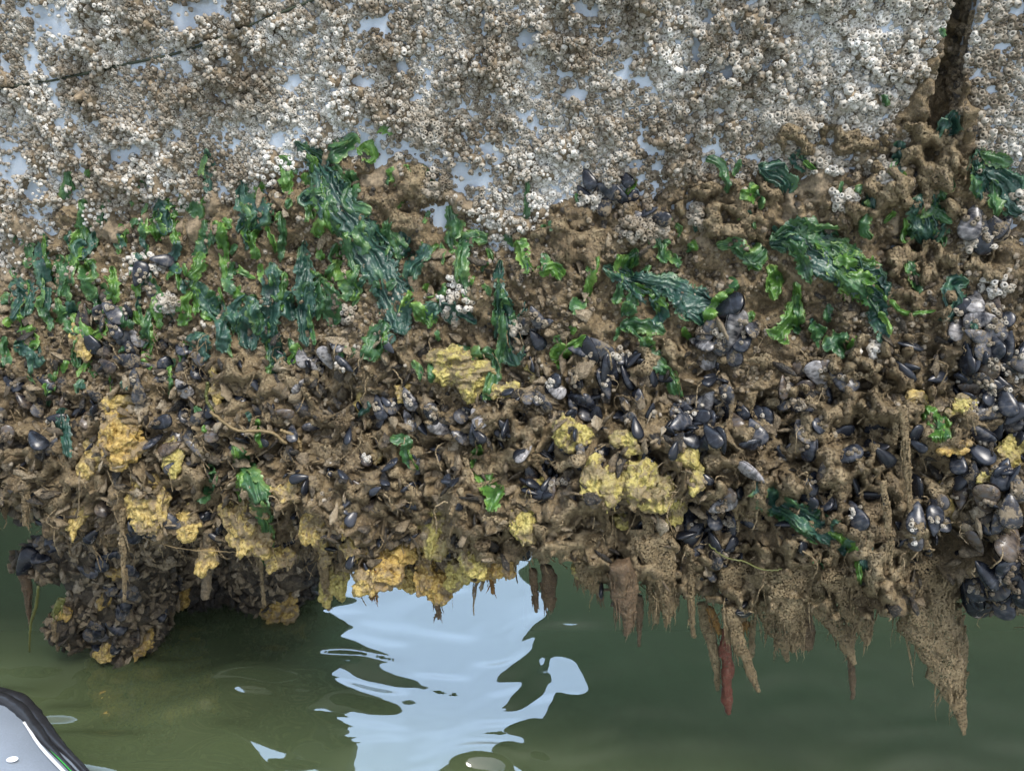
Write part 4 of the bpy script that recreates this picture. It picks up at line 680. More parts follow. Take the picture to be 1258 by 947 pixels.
FR = [ # points, tone, label
 ([(362, 174, 10), (378, 186, 20), (395, 205, 36), (408, 238, 42), (430, 272, 42), (455, 312, 46), (478, 350, 48), (488, 385, 40), (496, 412, 22)], 'dark', 'longest dark blue-green sea lettuce frond draped diagonally down the silt left of centre'),
 ([(440, 166, 18), (420, 182, 22), (398, 196, 22)], 'mid', 'short green arm joining the longest frond at its top right'),
 ([(398, 240, 26), (372, 246, 20), (385, 232, 14)], 'dark', 'blue-green flap on the left of the longest frond near its top'),
 ([(500, 345, 16), (512, 322, 24), (526, 300, 16)], 'dark', 'small leaf pointing up-right from the longest frond'),
 ([(475, 395, 20), (462, 415, 22), (452, 445, 18)], 'mid', 'lower-left lobe curling away beneath the longest frond'),
 ([(335, 322, 22), (333, 360, 24), (332, 405, 26), (337, 440, 20), (336, 462, 10)], 'dark', 'tall narrow dark frond hanging straight down, left of the longest one'),
 ([(312, 365, 26), (303, 395, 30), (308, 430, 22)], 'dark', 'crumpled dark flap touching the left side of the tall hanging frond'),
 ([(372, 300, 20), (376, 345, 26), (375, 385, 22), (376, 425, 18)], 'dark', 'dark hanging frond between the tall narrow one and the longest one'),
 ([(392, 340, 20), (404, 372, 30), (412, 400, 20)], 'mid', 'ragged green flap right of the hanging frond beside the longest one'),
 ([(415, 318, 20), (412, 345, 26)], 'bright', 'light green crinkled patch against the longest frond at mid-height'),
 ([(615, 318, 10), (614, 350, 16), (620, 385, 22), (628, 420, 30), (636, 448, 36)], 'dark', 'narrow dark frond widening to a fanned end above the yellow sponge'),
 ([(600, 298, 12), (585, 291, 20), (570, 302, 20), (568, 335, 16), (575, 372, 10)], 'mid', 'hook-shaped green frond left of the narrow fanned one'),
 ([(590, 432, 14), (606, 440, 18), (607, 470, 20), (602, 492, 12)], 'mid', 'green strip hanging under the fanned frond end'),
 ([(740, 328, 14), (765, 338, 24), (792, 348, 30), (822, 352, 32), (852, 366, 38), (886, 378, 34)], 'dark', 'wide dark green frond draped sideways right of centre'),
 ([(785, 352, 16), (775, 368, 14), (768, 388, 10)], 'mid', 'small tail hanging below the sideways draped frond'),
 ([(945, 300, 26), (975, 292, 44), (1005, 308, 54), (1040, 335, 50), (1075, 350, 40), (1090, 372, 20)], 'dark', 'broadest crinkled frond, dark with lighter right end, upper right of the growth'),
 ([(1020, 320, 30), (1045, 345, 40), (1075, 360, 26)], 'bright', 'light green ruffle lying on the right end of the broadest frond'),
 ([(985, 268, 14), (992, 285, 28), (1030, 292, 20)], 'mid', 'pointed ruffle standing above the broadest frond'),
 ([(880, 302, 16), (905, 300, 18), (922, 318, 22), (940, 305, 26)], 'mid', 'green ruffle leading left from the broadest frond'),
 ([(946, 325, 14), (952, 345, 18), (950, 368, 10)], 'bright', 'small bright tongue hanging under the broadest frond'),
 ([(978, 345, 8), (976, 375, 18), (965, 400, 28), (952, 418, 24)], 'bright', 'bright triangular leaf below the broadest frond'),
 ([(1074, 366, 18), (1080, 390, 26), (1086, 424, 12)], 'dark', 'dark strip hanging below the light ruffled end'),
 ([(1075, 350, 5), (1092, 368, 8), (1112, 384, 8), (1150, 382, 4)], 'bright', 'thin yellow-green stalk running right from the broadest frond'),
 ([(1130, 238, 40), (1136, 262, 52), (1140, 285, 44), (1136, 303, 22)], 'dark', 'round crinkled dark leaf in the silt below the vertical gap'),
 ([(1112, 268, 8), (1110, 290, 12), (1114, 298, 6)], 'bright', 'small pale green leaf beside the round crinkled leaf'),
 ([(1200, 182, 14), (1212, 205, 42), (1235, 228, 52), (1262, 260, 50)], 'dark', 'big dark leaf running off the right edge below the barnacles'),
 ([(1158, 205, 14), (1152, 222, 32), (1172, 232, 24)], 'mid', 'light-veined green leaf just under the vertical gap'),
 ([(1172, 136, 16), (1168, 152, 30), (1164, 166, 20)], 'dark', 'dark leaf wedged in the lower part of the vertical gap'),
 ([(1157, 34, 8), (1159, 46, 10)], 'mid', 'tiny green shred high up in the vertical gap'),
 ([(1088, 116, 12), (1088, 130, 10)], 'mid', 'tiny green tuft among barnacles left of the vertical gap'),
 ([(1105, 172, 14), (1104, 195, 18), (1100, 218, 12)], 'dark', 'upright green strip left of the gap leaf'),
 ([(975, 186, 22), (985, 200, 24), (1000, 214, 12)], 'dark', 'small dark crumpled weed under the white barnacle heap'),
 ([(930, 204, 12), (950, 212, 26), (968, 224, 26), (966, 240, 14)], 'dark', 'dark folded weed on silt left of the small crumpled one'),
 ([(868, 194, 14), (884, 202, 12), (892, 218, 12), (893, 238, 8)], 'mid', 'thin bent green weed at the left end of the upper silt'),
 ([(910, 235, 16), (930, 240, 26)], 'bright', 'pale green curl below the thin bent weed'),
 ([(1190, 344, 12), (1168, 352, 28), (1180, 372, 26), (1162, 392, 22)], 'dark', 'dark crumpled knot of weed beside the right mussel bed'),
 ([(1196, 386, 12), (1198, 408, 8)], 'dark', 'small weed scrap below the crumpled knot'),
 ([(1010, 425, 20), (1032, 418, 24), (1040, 408, 12)], 'mid', 'small green fold right of the triangular leaf'),
 ([(995, 398, 16), (1012, 412, 18)], 'mid', 'thin weed patch between the triangular leaf and the small fold'),
 ([(728, 304, 8), (732, 325, 16), (724, 348, 14), (720, 372, 8)], 'bright', 'bright twisted strip left of the sideways draped frond'),
 ([(636, 292, 16), (642, 312, 20), (648, 336, 14)], 'bright', 'bright ruffled tuft right of the hook-shaped frond'),
 ([(660, 335, 14), (680, 330, 20), (695, 338, 12)], 'bright', 'bright curled tuft between two bright strips'),
 ([(700, 370, 18), (720, 378, 16)], 'mid', 'small green tuft under the bright twisted strip'),
 ([(648, 214, 6), (648, 245, 8), (646, 282, 8)], 'mid', 'thin weed thread hanging from barnacles at top centre'),
 ([(722, 412, 6), (706, 424, 14), (688, 434, 24), (676, 430, 18)], 'bright', 'bright leaf narrowing to a point above the slate-blue mussel'),
 ([(760, 402, 12), (785, 398, 22), (818, 408, 14)], 'mid', 'flat weed patch below the sideways draped frond'),
 ([(795, 412, 14), (798, 435, 20), (820, 456, 16), (832, 490, 16)], 'mid', 'green strip trailing down from the flat weed patch'),
 ([(530, 432, 10), (532, 455, 12), (528, 470, 10)], 'mid', 'small green shred on the left of the sponge behind the fanned frond'),
 ([(552, 428, 14), (582, 436, 18), (600, 446, 14)], 'mid', 'green fold lying across the sponge behind the fanned frond'),
 ([(455, 262, 22), (430, 250, 22), (432, 226, 18), (428, 210, 12)], 'mid', 'curly green mass right of the longest frond near its top'),
 ([(470, 272, 18), (486, 300, 22), (492, 318, 12)], 'mid', 'curly green tuft right of the longest frond at mid-height'),
 ([(445, 175, 22), (455, 190, 20), (450, 200, 10)], 'bright', 'bright curls at the top right of the longest frond'),
 ([(470, 152, 24), (486, 165, 14)], 'bright', 'yellow-green curls highest on the silt left of centre'),
 ([(480, 205, 16), (486, 222, 12)], 'bright', 'bright small leaf on brown silt right of the curly mass'),
 ([(505, 372, 12), (522, 388, 22), (530, 402, 10)], 'bright', 'bright ruffle at the right of the longest frond bottom'),
 ([(253, 182, 8), (256, 205, 18), (258, 238, 16)], 'dark', 'upright dark weed among barnacles, tallest of the upper left row'),
 ([(300, 220, 16), (298, 245, 26), (318, 262, 34), (308, 282, 22)], 'dark', 'wide dark crumpled weed right of the upright one'),
 ([(345, 190, 14), (352, 212, 22), (352, 238, 14)], 'bright', 'bright tuft left of the top of the longest frond'),
 ([(345, 262, 10), (347, 290, 12), (345, 322, 8)], 'mid', 'thin strip above the tall narrow frond'),
 ([(84, 210, 10), (82, 228, 15), (79, 246, 12)], 'mid', 'small upright green weed on barnacles far left'),
 ([(108, 205, 7), (106, 232, 8)], 'bright', 'slim bright weed right of the small upright one'),
 ([(150, 228, 14), (168, 234, 24), (172, 248, 12)], 'mid', 'small crumpled tuft on the lower barnacle edge'),
 ([(188, 255, 12), (200, 262, 34), (204, 290, 14)], 'dark', 'two-lobed blue-green weed above dark mussels'),
 ([(225, 235, 12), (222, 258, 12)], 'mid', 'thin weed right of the two-lobed one'),
 ([(100, 244, 12), (104, 268, 18), (106, 296, 10)], 'mid', 'green strip left of the twin strips'),
 ([(130, 242, 12), (126, 268, 16), (122, 292, 10)], 'mid', 'green strip right of its twin'),
 ([(142, 284, 18), (148, 306, 14)], 'dark', 'small blue-green flap under the right twin strip'),
 ([(5, 258, 26), (8, 280, 30), (10, 304, 16)], 'dark', 'dark weed at the left edge by the barnacles'),
 ([(30, 280, 12), (34, 305, 16), (34, 330, 10)], 'mid', 'green strip beside the left edge weed'),
 ([(52, 285, 14), (50, 320, 20), (56, 350, 16), (58, 385, 8)], 'dark', 'long dark ragged strip near the left edge'),
 ([(86, 312, 12), (80, 340, 24), (74, 364, 18)], 'mid', 'green tuft right of the long ragged strip'),
 ([(14, 345, 22), (30, 362, 34), (30, 388, 24)], 'dark', 'crumpled dark weed below the left edge strip'),
 ([(4, 412, 14), (8, 450, 12)], 'mid', 'green strip lowest on the left edge'),
 ([(15, 424, 16), (36, 430, 26), (50, 450, 18)], 'dark', 'low dark weed lobe beside the lowest edge strip'),
 ([(128, 348, 12), (122, 372, 22), (120, 396, 12)], 'mid', 'leaning green leaf above the left mussels'),
 ([(106, 378, 14), (100, 400, 18), (104, 418, 14)], 'mid', 'green leaf left of the leaning one'),
 ([(86, 368, 12), (88, 398, 14)], 'dark', 'dark strip left of both leaning leaves'),
 ([(250, 270, 14), (252, 296, 18), (238, 320, 10)], 'mid', 'small ragged weed under the upright dark one'),
 ([(270, 272, 10), (274, 305, 14), (278, 345, 10)], 'bright', 'slim bright strip between ragged weeds'),
 ([(218, 322, 6), (220, 356, 7)], 'bright', 'tiny bright thread-like weed on silt'),
 ([(166, 348, 12), (168, 364, 8)], 'bright', 'tiny bright scrap above dark mussels'),
 ([(240, 345, 14), (252, 370, 26), (266, 388, 20), (272, 372, 14)], 'dark', 'dark cupped weed over white barnacles'),
 ([(250, 408, 18), (246, 424, 30), (250, 446, 18)], 'dark', 'curled dark tuft below the cupped weed'),
 ([(112, 318, 12), (114, 326, 8)], 'bright', 'tiny bright ring-like curl on silt'),
 ([(75, 500, 12), (80, 525, 16), (84, 562, 12)], 'dark', 'blue-green strip left of the orange folded sponge'),
 ([(286, 544, 8), (298, 565, 22), (310, 595, 28), (324, 630, 24), (328, 665, 16), (324, 695, 8)], 'mid', 'long green frond hanging over the lower left sponge'),
 ([(256, 570, 8), (262, 592, 12), (244, 618, 12)], 'mid', 'small dark green curved leaf left of the long lower frond'),
 ([(248, 525, 12), (265, 530, 8)], 'bright', 'bright scrap above the small curved leaf'),
 ([(478, 538, 14), (498, 542, 16), (500, 560, 14), (510, 578, 8)], 'mid', 'little forked green weed on the lower silt'),
 ([(590, 546, 6), (586, 565, 20), (598, 590, 26), (606, 612, 24), (602, 630, 12)], 'bright', 'single bright green leaf standing out on lower grey silt'),
 ([(930, 592, 14), (942, 610, 34), (970, 626, 28), (1005, 645, 30), (1040, 660, 30), (1060, 675, 24), (1066, 712, 12)], 'dark', 'diagonal glossy green frond low on the right'),
 ([(1000, 688, 12), (1012, 705, 14), (1022, 718, 8)], 'mid', 'small green shred below the diagonal glossy frond'),
 ([(1134, 500, 14), (1148, 518, 34), (1156, 545, 18)], 'bright', 'small bright frilled tuft beside the right mussel bed'),
]
rnd = random.Random(4)
for k, (pts, tone, lab) in enumerate(FR):
    o = frond(pts, tone, k + 1, rag=.34)
    if not o: continue
    tag(o, lab, 'seaweed', 'sea lettuce on the growth'); pa = np.array(pts, float); wm = pa[:, 2].max(); Lp = np.linalg.norm(np.diff(pa[:, :2], axis=0), axis=1).sum()
    if wm < 15 or lab.startswith('single'): continue
    for b_ in range(int(min(5, 1 + wm * Lp / 1500))):
        i0 = rnd.random() * .6; i1 = min(1, i0 + rnd.uniform(.3, .6)); cc = crom(pa, 40); q = cc[int(i0 * 39):int(i1 * 39) + 1][::max(1, int((i1 - i0) * 39 // 4))]
        if len(q) < 3: continue
        sd_ = rnd.choice((-1, 1)); T_ = q[-1, :2] - q[0, :2]; T_ = T_ / (np.linalg.norm(T_) + 1e-6); nr = np.array([-T_[1], T_[0]]) * sd_; z_ = np.linspace(0, 1, len(q))
        q = q.copy(); q[:, :2] += nr * (q[:, 2] * (.12 + .5 * z_ ** 1.5))[:, None] + np.array([0, 1]) * (z_ ** 2 * rnd.uniform(0, 9))[:, None]; q[:, 2] *= rnd.uniform(.3, .52); q[0, 2] *= .5; q[-1, 2] = min(q[-1, 2], 7)
        tn = tone if rnd.random() < .45 else rnd.choice(('mid', 'bright', 'mid')); c = frond([tuple(v) for v in q], tn, 1000 + k * 10 + b_, rag=.5, lift=rnd.uniform(.006, .015), name='blade')
        if c: c.parent = o
# small scraps between the fronds
sc_items = []; g = np.random.default_rng(15)
SCR = [(0, 220, 225, 470, 105), (220, 560, 190, 430, 100), (560, 900, 200, 430, 46), (880, 1120, 180, 420, 26), (60, 700, 430, 520, 8)]
for x0, x1, y0, y1, k in SCR:
    for q in range(k):
        x, y = g.uniform(x0, x1), g.uniform(y0, y1)
        if y < bnd(x) - 10: continue
        a = g.normal(0, .45); L_ = g.uniform(9, 22) * (1.7 if x < 560 and g.random() < .5 else 1); wd = g.uniform(6, 13); pts = [(x, y, wd * .6), (x + math.sin(a) * L_ / 2 + g.normal(0, 2), y + math.cos(a) * L_ / 2, wd), (x + math.sin(a) * L_, y + math.cos(a) * L_, wd * .5)]
        tn = ['mid', 'bright', 'dark'][g.choice(3, p=[.42, .43, .15])]; o = frond(pts, tn, 200 + len(sc_items), rag=.5, lift=.005, name='seaweed_scrap')
        if o: sc_items.append((o, x, y, {'mid': 'small green weed scrap', 'bright': 'small bright weed scrap', 'dark': 'small dark weed scrap'}[tn]))

g = np.random.default_rng(45)
for x0, x1, y0, y1, k in ((0, 240, 245, 400, 26), (240, 560, 215, 390, 26), (560, 900, 250, 400, 10), (900, 1130, 200, 380, 7)):
    for q in range(k):
        x, y = g.uniform(x0, x1), g.uniform(y0, y1)
        if y < bnd(x) - 5: continue
        a = g.normal(0, .3); L_ = g.uniform(22, 52); wd = g.uniform(10, 19); n_p = 4; z_ = np.linspace(0, 1, n_p); pts = [(x + math.sin(a) * L_ * t_ + g.normal(0, 2.5), y + math.cos(a) * L_ * t_, wd * (.55 + .6 * math.sin(t_ * 2.6))) for t_ in z_]
        tn = ['mid', 'bright', 'dark'][g.choice(3, p=[.45, .25, .3])]; o = frond(pts, tn, 600 + len(sc_items), rag=.45, lift=.009)
        if o: sc_items.append((o, x, y + L_ / 2, {'mid': 'hanging green weed strip', 'bright': 'hanging bright weed strip', 'dark': 'hanging dark blue-green weed strip'}[tn]))
# ------------------------------------------------------------------ sponges
TEX1 = bpy.data.textures.new('knobs', 'STUCCI'); TEX1.noise_scale = .016; TEX1.turbulence = 6; TEX2 = bpy.data.textures.new('grain', 'CLOUDS'); TEX2.noise_scale = .0055
def sponge(x, y, rx, ry, key, label, seed, bv=None, lump=None, dz=0, thick=.6, yy=None, fingers=1.0):
    g = np.random.default_rng(seed)
    if yy is not None: p = apx(x, y, yy); d = float(np.linalg.norm(p - CAM)); d = (p[1] - CAM[1]) / rays(x, y)[1]
    elif bv is not None:
        r = Vector(rays(x, y)); Ln = r.length; r.normalize(); q = bv.ray_cast(cv, r)
        if q[0] is None: return
        p, d = np.array(q[0]), q[3] / Ln
    else:
        hs = [h for h in (hit(x + a * rx, y + b * ry) for a, b in ((0, 0), (-.5, 0), (.5, 0), (0, -.5), (0, .5))) if h]
        if not hs: p = at_y(np.array(float(x)), np.array(float(y)), np.array(.0)); d = (p[1] - CAM[1]) / rays(x, y)[1]
        else: d = float(np.median([h[2] for h in hs])); p = CAM + rays(x, y) * d
    u = d / FPX; ax, az = rx * u, ry * u; ay = thick * min(ax, az); toc = norm(CAM - p); X = np.array([1., 0, 0]); Zv = norm(np.cross(X, toc)); Zv = Zv if Zv[2] > 0 else -Zv; p = p + toc * (ay * .3 + .006)
    A = Acc(); th, ph = np.linspace(0, math.pi, 22), np.arange(28) / 28 * 2 * math.pi; TH, PH = np.meshgrid(th, ph, indexing='ij'); D = np.stack([np.sin(TH) * np.cos(PH), np.cos(TH), np.sin(TH) * np.sin(PH)], -1)
    lobes = [(np.array([ax * g.uniform(-.62, .62), az * g.uniform(-.66, .66), ay * g.uniform(-.2, .25)]), g.uniform(.30, .58), g.uniform(.6, 1.3)) for _ in range(int(g.integers(6, 10)))]
    rr = 1 + .30 * noise(D, 2.0, seed) + .16 * noise(D, 5, seed + 1); rr *= .86; V = D * rr[..., None] * np.array([ax, az, ay]); 
    for lc, lr, la in lobes:
        rr2 = 1 + .42 * (1 - 2 * np.abs(noise(D + lc * 50, 1.9, seed))) + .22 * noise(D + lc * 50, 4.5, seed + 1); A.add((lc + D * rr2[..., None] * np.array([ax * lr * la, az * lr / la, ay * min(.9, lr * 1.5)])).reshape(-1, 3), gridF(22, 28, True))
    nf = int((rx * ry) / 13 * fingers) + 12
    for q in range(nf):
        v = norm(g.normal(0, 1, 3)); v[2] = abs(v[2]) * .9 - .12; v = norm(v); lc, lr, la = lobes[g.integers(len(lobes))]; b = lc + v * np.array([ax * lr * la, az * lr / la, ay * min(.9, lr * 1.5)]) * 1.02; dr = norm(v / np.array([ax, az, ay]) * min(ax, az) + g.normal(0, .35, 3) + np.array([0, -.25, 0]))
        ln = g.uniform(.6, 4.6) * u * (1.4 if g.random() < .2 else 1); r0 = g.uniform(1.7, 4.4) * (1.25 if g.random() < .25 else 1) * u; k = 6; t_ = np.linspace(0, 1, k)[:, None]; path = b - dr * r0 + dr * t_ * (ln + r0) + g.normal(0, .12, (k, 3)) * r0; rad = r0 * np.array([1.4, 1.1, .95, .85, .75, .5]); VV, FF = tubeQ(path, rad, 7); A.add(VV, FF)
    V, F, _ = A.out(); B_ = np.stack([X, Zv, toc], -1); W = V @ B_.T
    if W[:, 2].size and bv is None and False: pass
    o = build('sponge', W, F, M[key]); o.location = p; md = o.modifiers.new('fuse', 'REMESH'); md.mode = 'VOXEL'; md.voxel_size = max(.0014, 1.0 * u); md.use_smooth_shade = True; dm = o.modifiers.new('knobs', 'DISPLACE'); dm.texture = TEX1; dm.strength = .009; dm.mid_level = .5; dm.texture_coords = 'GLOBAL'; dm = o.modifiers.new('grain', 'DISPLACE'); dm.texture = TEX2; dm.strength = .0035; dm.mid_level = .5; dm.texture_coords = 'GLOBAL'
    if label: tag(o, label, 'sponge', 'yellow sponges on the growth')
    return o
SPG = [(143, 495, 20, 14, 'sponge_ochre', 'small folded ochre sponge sitting just above the orange one'), (152, 545, 27, 34, 'sponge_orange', 'orange lumpy sponge left of the dark mussels'), (110, 560, 17, 18, 'sponge_ochre', 'round ochre sponge touching the orange lumpy one on its left'), (180, 617, 27, 44, 'sponge_ochre', 'tall yellow sponge below the orange lumpy one'), (95, 636, 13, 22, 'sponge_ochre', 'small ragged sponge left of the tall yellow one'), (212, 560, 14, 22, 'sponge', 'thin silted sponge between dark mussels above the tall yellow one'), (302, 652, 34, 34, 'sponge_ochre', 'tattered yellow sponge under the long green lower frond'), (350, 604, 20, 12, 'sponge_ochre', 'flat fingered sponge right of the long green lower frond'), (384, 642, 17, 32, 'sponge_ochre', 'narrow ragged yellow sponge right of the tattered one'), (410, 712, 17, 30, 'sponge', 'drooping pale sponge at the left end of the sky reflection'), (440, 672, 18, 20, 'sponge_ochre', 'small knobbly sponge left above the wide hanging one'), (475, 692, 36, 26, 'sponge_orange', 'wide yellow-orange sponge hanging over the sky reflection'), (530, 712, 24, 26, 'sponge_orange', 'hanging knobbly orange sponge lowest above the sky reflection'), (546, 655, 25, 46, 'sponge', 'tall pale lemon sponge left of the single bright leaf'), (565, 452, 38, 30, 'sponge', 'pale yellow sponge behind the fanned frond end'), (660, 456, 13, 12, 'sponge', 'small yellow knob right of the fanned frond end'), (630, 482, 34, 10, 'sponge', 'low greenish sponge strip under the fanned frond end'), (708, 530, 28, 24, 'sponge', 'knobbly greenish-yellow sponge beside black mussels at centre'), (738, 600, 24, 28, 'sponge', 'yellow sponge directly left of the large silted sponge'), (800, 594, 38, 38, 'sponge', 'large silted sponge below right of centre'), (848, 556, 18, 18, 'sponge', 'small sponge at the upper right of the large silted one'), (815, 696, 17, 15, 'sponge_orange', 'small orange sponge under the large silted one'), (1180, 501, 20, 11, 'sponge', 'small yellow sponge above the packed right mussels'), (1125, 488, 12, 12, 'sponge_ochre', 'small ochre sponge left of the frilled tuft'), (1242, 557, 23, 23, 'sponge', 'bright lemon sponge at the right edge'), (1172, 548, 18, 8, 'sponge_orange', 'thin orange sponge under the frilled tuft'), (1215, 590, 14, 10, 'sponge', 'small yellow patch left below the lemon sponge'), (1160, 620, 16, 24, 'sponge_ochre', 'ochre patch behind the silt net on the right'), (266, 472, 8, 26, 'sponge_ochre', 'slim upright ochre sponge below the curled dark tuft'), (100, 425, 14, 20, 'sponge_ochre', 'silted ochre sponge under the left leaves'), (855, 580, 9, 22, 'sponge', 'upright sponge rib right of the large silted one'), (600, 700, 30, 12, 'sponge_orange', 'amber sponge fringe above the right side of the sky reflection'), (500, 480, 12, 10, 'sponge_ochre', 'tiny ochre sponge above the forked weed'), (448, 492, 10, 14, 'sponge_ochre', 'tiny sponge left of the tiny ochre one'), (640, 640, 20, 20, 'sponge', 'silted greenish sponge right of the single bright leaf'), (735, 690, 28, 14, 'sponge', 'low silted sponge strip above the dark hanging club'), (255, 690, 14, 16, 'sponge_ochre', 'small dim sponge left of the tattered yellow one'), (345, 680, 18, 20, 'sponge_ochre', 'amber lobes between the tattered sponge and the narrow ragged one'), (505, 675, 18, 16, 'sponge_ochre', 'silted sponge between the wide hanging one and the tall pale lemon one'), (580, 690, 18, 18, 'sponge', 'yellow lobes right of the tall pale lemon sponge base'), (425, 640, 14, 14, 'sponge_ochre', 'small silted sponge high above the drooping pale one'), (655, 600, 16, 12, 'sponge', 'small silted sponge under black mussels at centre'), (770, 545, 18, 14, 'sponge', 'greenish sponge between the knobbly one and the large silted one'), (230, 640, 14, 18, 'sponge_ochre', 'ochre lobe right of the tall yellow sponge'), (460, 560, 12, 10, 'sponge_ochre', 'tiny ochre sponge left below the forked weed'), (620, 720 - 26, 16, 12, 'sponge_orange', 'amber lobe right of the amber drip'), (448, 712, 16, 18, 'sponge_ochre', 'ochre lobe directly left of the wide hanging sponge tip'), (500, 706, 18, 20, 'sponge_ochre', 'ochre fringe between the wide hanging sponge and the lowest orange one'), (562, 708, 18, 18, 'sponge', 'pale lobe directly right of the lowest orange sponge'), (400, 668, 14, 22, 'sponge_ochre', 'ochre rib above the drooping pale sponge'), (515, 640, 12, 14, 'sponge', 'small pale nub left of the tall pale lemon sponge'), (325, 625, 14, 12, 'sponge_ochre', 'ochre nub right above the tattered yellow sponge'), (830, 620, 16, 22, 'sponge', 'silted yellow fold below right of the large silted sponge'), (765, 640, 14, 12, 'sponge', 'small yellow nub below left of the large silted sponge')]
for k, (x, y, a, b, key, lab) in enumerate(SPG): sponge(x, y, a, b, key, lab, 500 + k)
for k, (x, y, a, b, key, lab) in enumerate([(222, 728, 16, 20, 'sponge_orange', 'orange sponge on the right side of the post'), (128, 736, 8, 20, 'sponge_orange', 'slim orange sponge on the left side of the post'), (80, 752, 14, 9, 'sponge_orange', 'small amber sponge at the left skirt of the post'), (133, 796, 17, 14, 'sponge_ochre', 'yellow sponge at the waterline of the post'), (176, 784, 13, 17, 'sponge_orange', 'pointed amber sponge low on the post'), (140, 700, 9, 8, 'sponge_orange', 'little amber sponge high on the post'), (345, 745, 20, 16, 'sponge_orange', 'dim amber sponge under the dark overhang'), (385, 742, 10, 24, 'sponge_orange', 'dim amber sponge strip at the right of the dark overhang')]): sponge(x, y, a, b, key, lab, 700 + k, pbv)
# drowned sponge growth below the surface, seen through the murk
g = np.random.default_rng(3); A = Acc()
for q in range(300):
    t_ = g.random(); x = 95 + 150 * g.random() ** .9 + 25 * t_; y = 795 + 85 * t_ ** 1.3 - abs(x - 170) * .12; yw = (1.5 / math.tan(PITCH + math.atan((y - 473.5) / FPX))) - 1.3
    r = rays(x, y); p = CAM + r * (1.5 / -r[2]) + norm(r) * g.uniform(.008, .10); th, ph = np.linspace(0, math.pi, 8), np.arange(10) / 10 * 6.283; TH, PH = np.meshgrid(th, ph, indexing='ij'); D = np.stack([np.sin(TH) * np.cos(PH), np.cos(TH), np.sin(TH) * np.sin(PH)], -1); s_ = g.uniform(.008, .022)
    A.add((p + D * s_ * (1 + .5 * noise(D + q, 2, q))[..., None]).reshape(-1, 3), gridF(8, 10, True))
V, F, _ = A.out(); V[:, 2] -= .012; V = V[:]; V[:, 2] = np.where(V[:, 2] > -.008, -.008 - .3 * np.abs(V[:, 2] + .008), V[:, 2]); o = build('drowned_growth', V - np.array(pileo.location), F, M['drowned'], pileo); tag(o, 'yellow growth fading into the murky water', kind='stuff')

# ------------------------------------------------------------------ hanging squirts, curtains and threads
def hang(pts, key, name, label, cat, seed=1, flat=.5, rough=.35, k=14, bv=None, sc=70, dy=0., group='muddy fingers hanging over the water'):
    pts = np.array(pts, float); y0 = None
    for q in range(len(pts)):
        x, y = pts[q, :2]; h = hit(x, y) if bv is None else None
        if bv is not None:
            r = Vector(rays(x, y)); r.normalize(); c = bv.ray_cast(cv, r); h = (np.array(c[0]),) if c[0] is not None else None
        if h: y0 = h[0][1] if y0 is None else min(y0, h[0][1])
    if y0 is None: y0 = float((SDIR * 0 + at_wall(pts[0, 0], pts[0, 1], .1))[1])
    yy = np.full(len(pts), y0 - .006 + dy); P3 = at_y(pts[:, 0], pts[:, 1], yy); u = (P3[:, 1] - CAM[1]) / rays(pts[:, 0], pts[:, 1])[:, 1] / FPX; n = 34; rad = pts[:, 2] / 2 * u
    Q = crom(np.concatenate([P3, rad[:, None]], 1), n); g = np.random.default_rng(seed); Q[:, :3] += g.normal(0, .0006, (n, 3)); V, F = tubeQ(Q[:, :3], np.abs(Q[:, 3]) * .92 + .0006, k, flat=flat, rough=rough, seed=seed, sc=sc)
    if pts[0][2] >= 8 and key != 'red' and k > 6:
        HA = Acc(); HA.add(V, F)
        for q in range(int(6 + pts[:, 2].max() * .5)):
            i = g.integers(1, int(n * .85)); a = g.uniform(0, 6.28); rr_ = abs(Q[i, 3]); p0 = Q[i, :3] + np.array([math.cos(a) * rr_ * .9, math.sin(a) * rr_ * .9 * flat, 0]); L_ = g.uniform(.015, .05) * (.5 + rr_ * 30); tq = np.linspace(0, 1, 8)[:, None]
            tgt = Q[min(n - 1, i + int(n * .3)), :3]; path = p0 + (tgt - p0) * tq * .5 * g.random() + np.array([g.normal(0, .15), g.normal(0, .15), -1]) * tq * L_ + g.normal(0, .0008, (8, 3)); VV, FF = tubeQ(path, g.uniform(.0012, .0034) * (1.1 - tq[:, 0]), 6, flat=.7); HA.add(VV, FF)
        V, F, _ = HA.out()
    o = build(name, V - Q[0, :3], F, M[key], attrs={'tint': np.full(len(V), .5)}); o.location = Q[0, :3]; tag(o, label, cat, group); return o
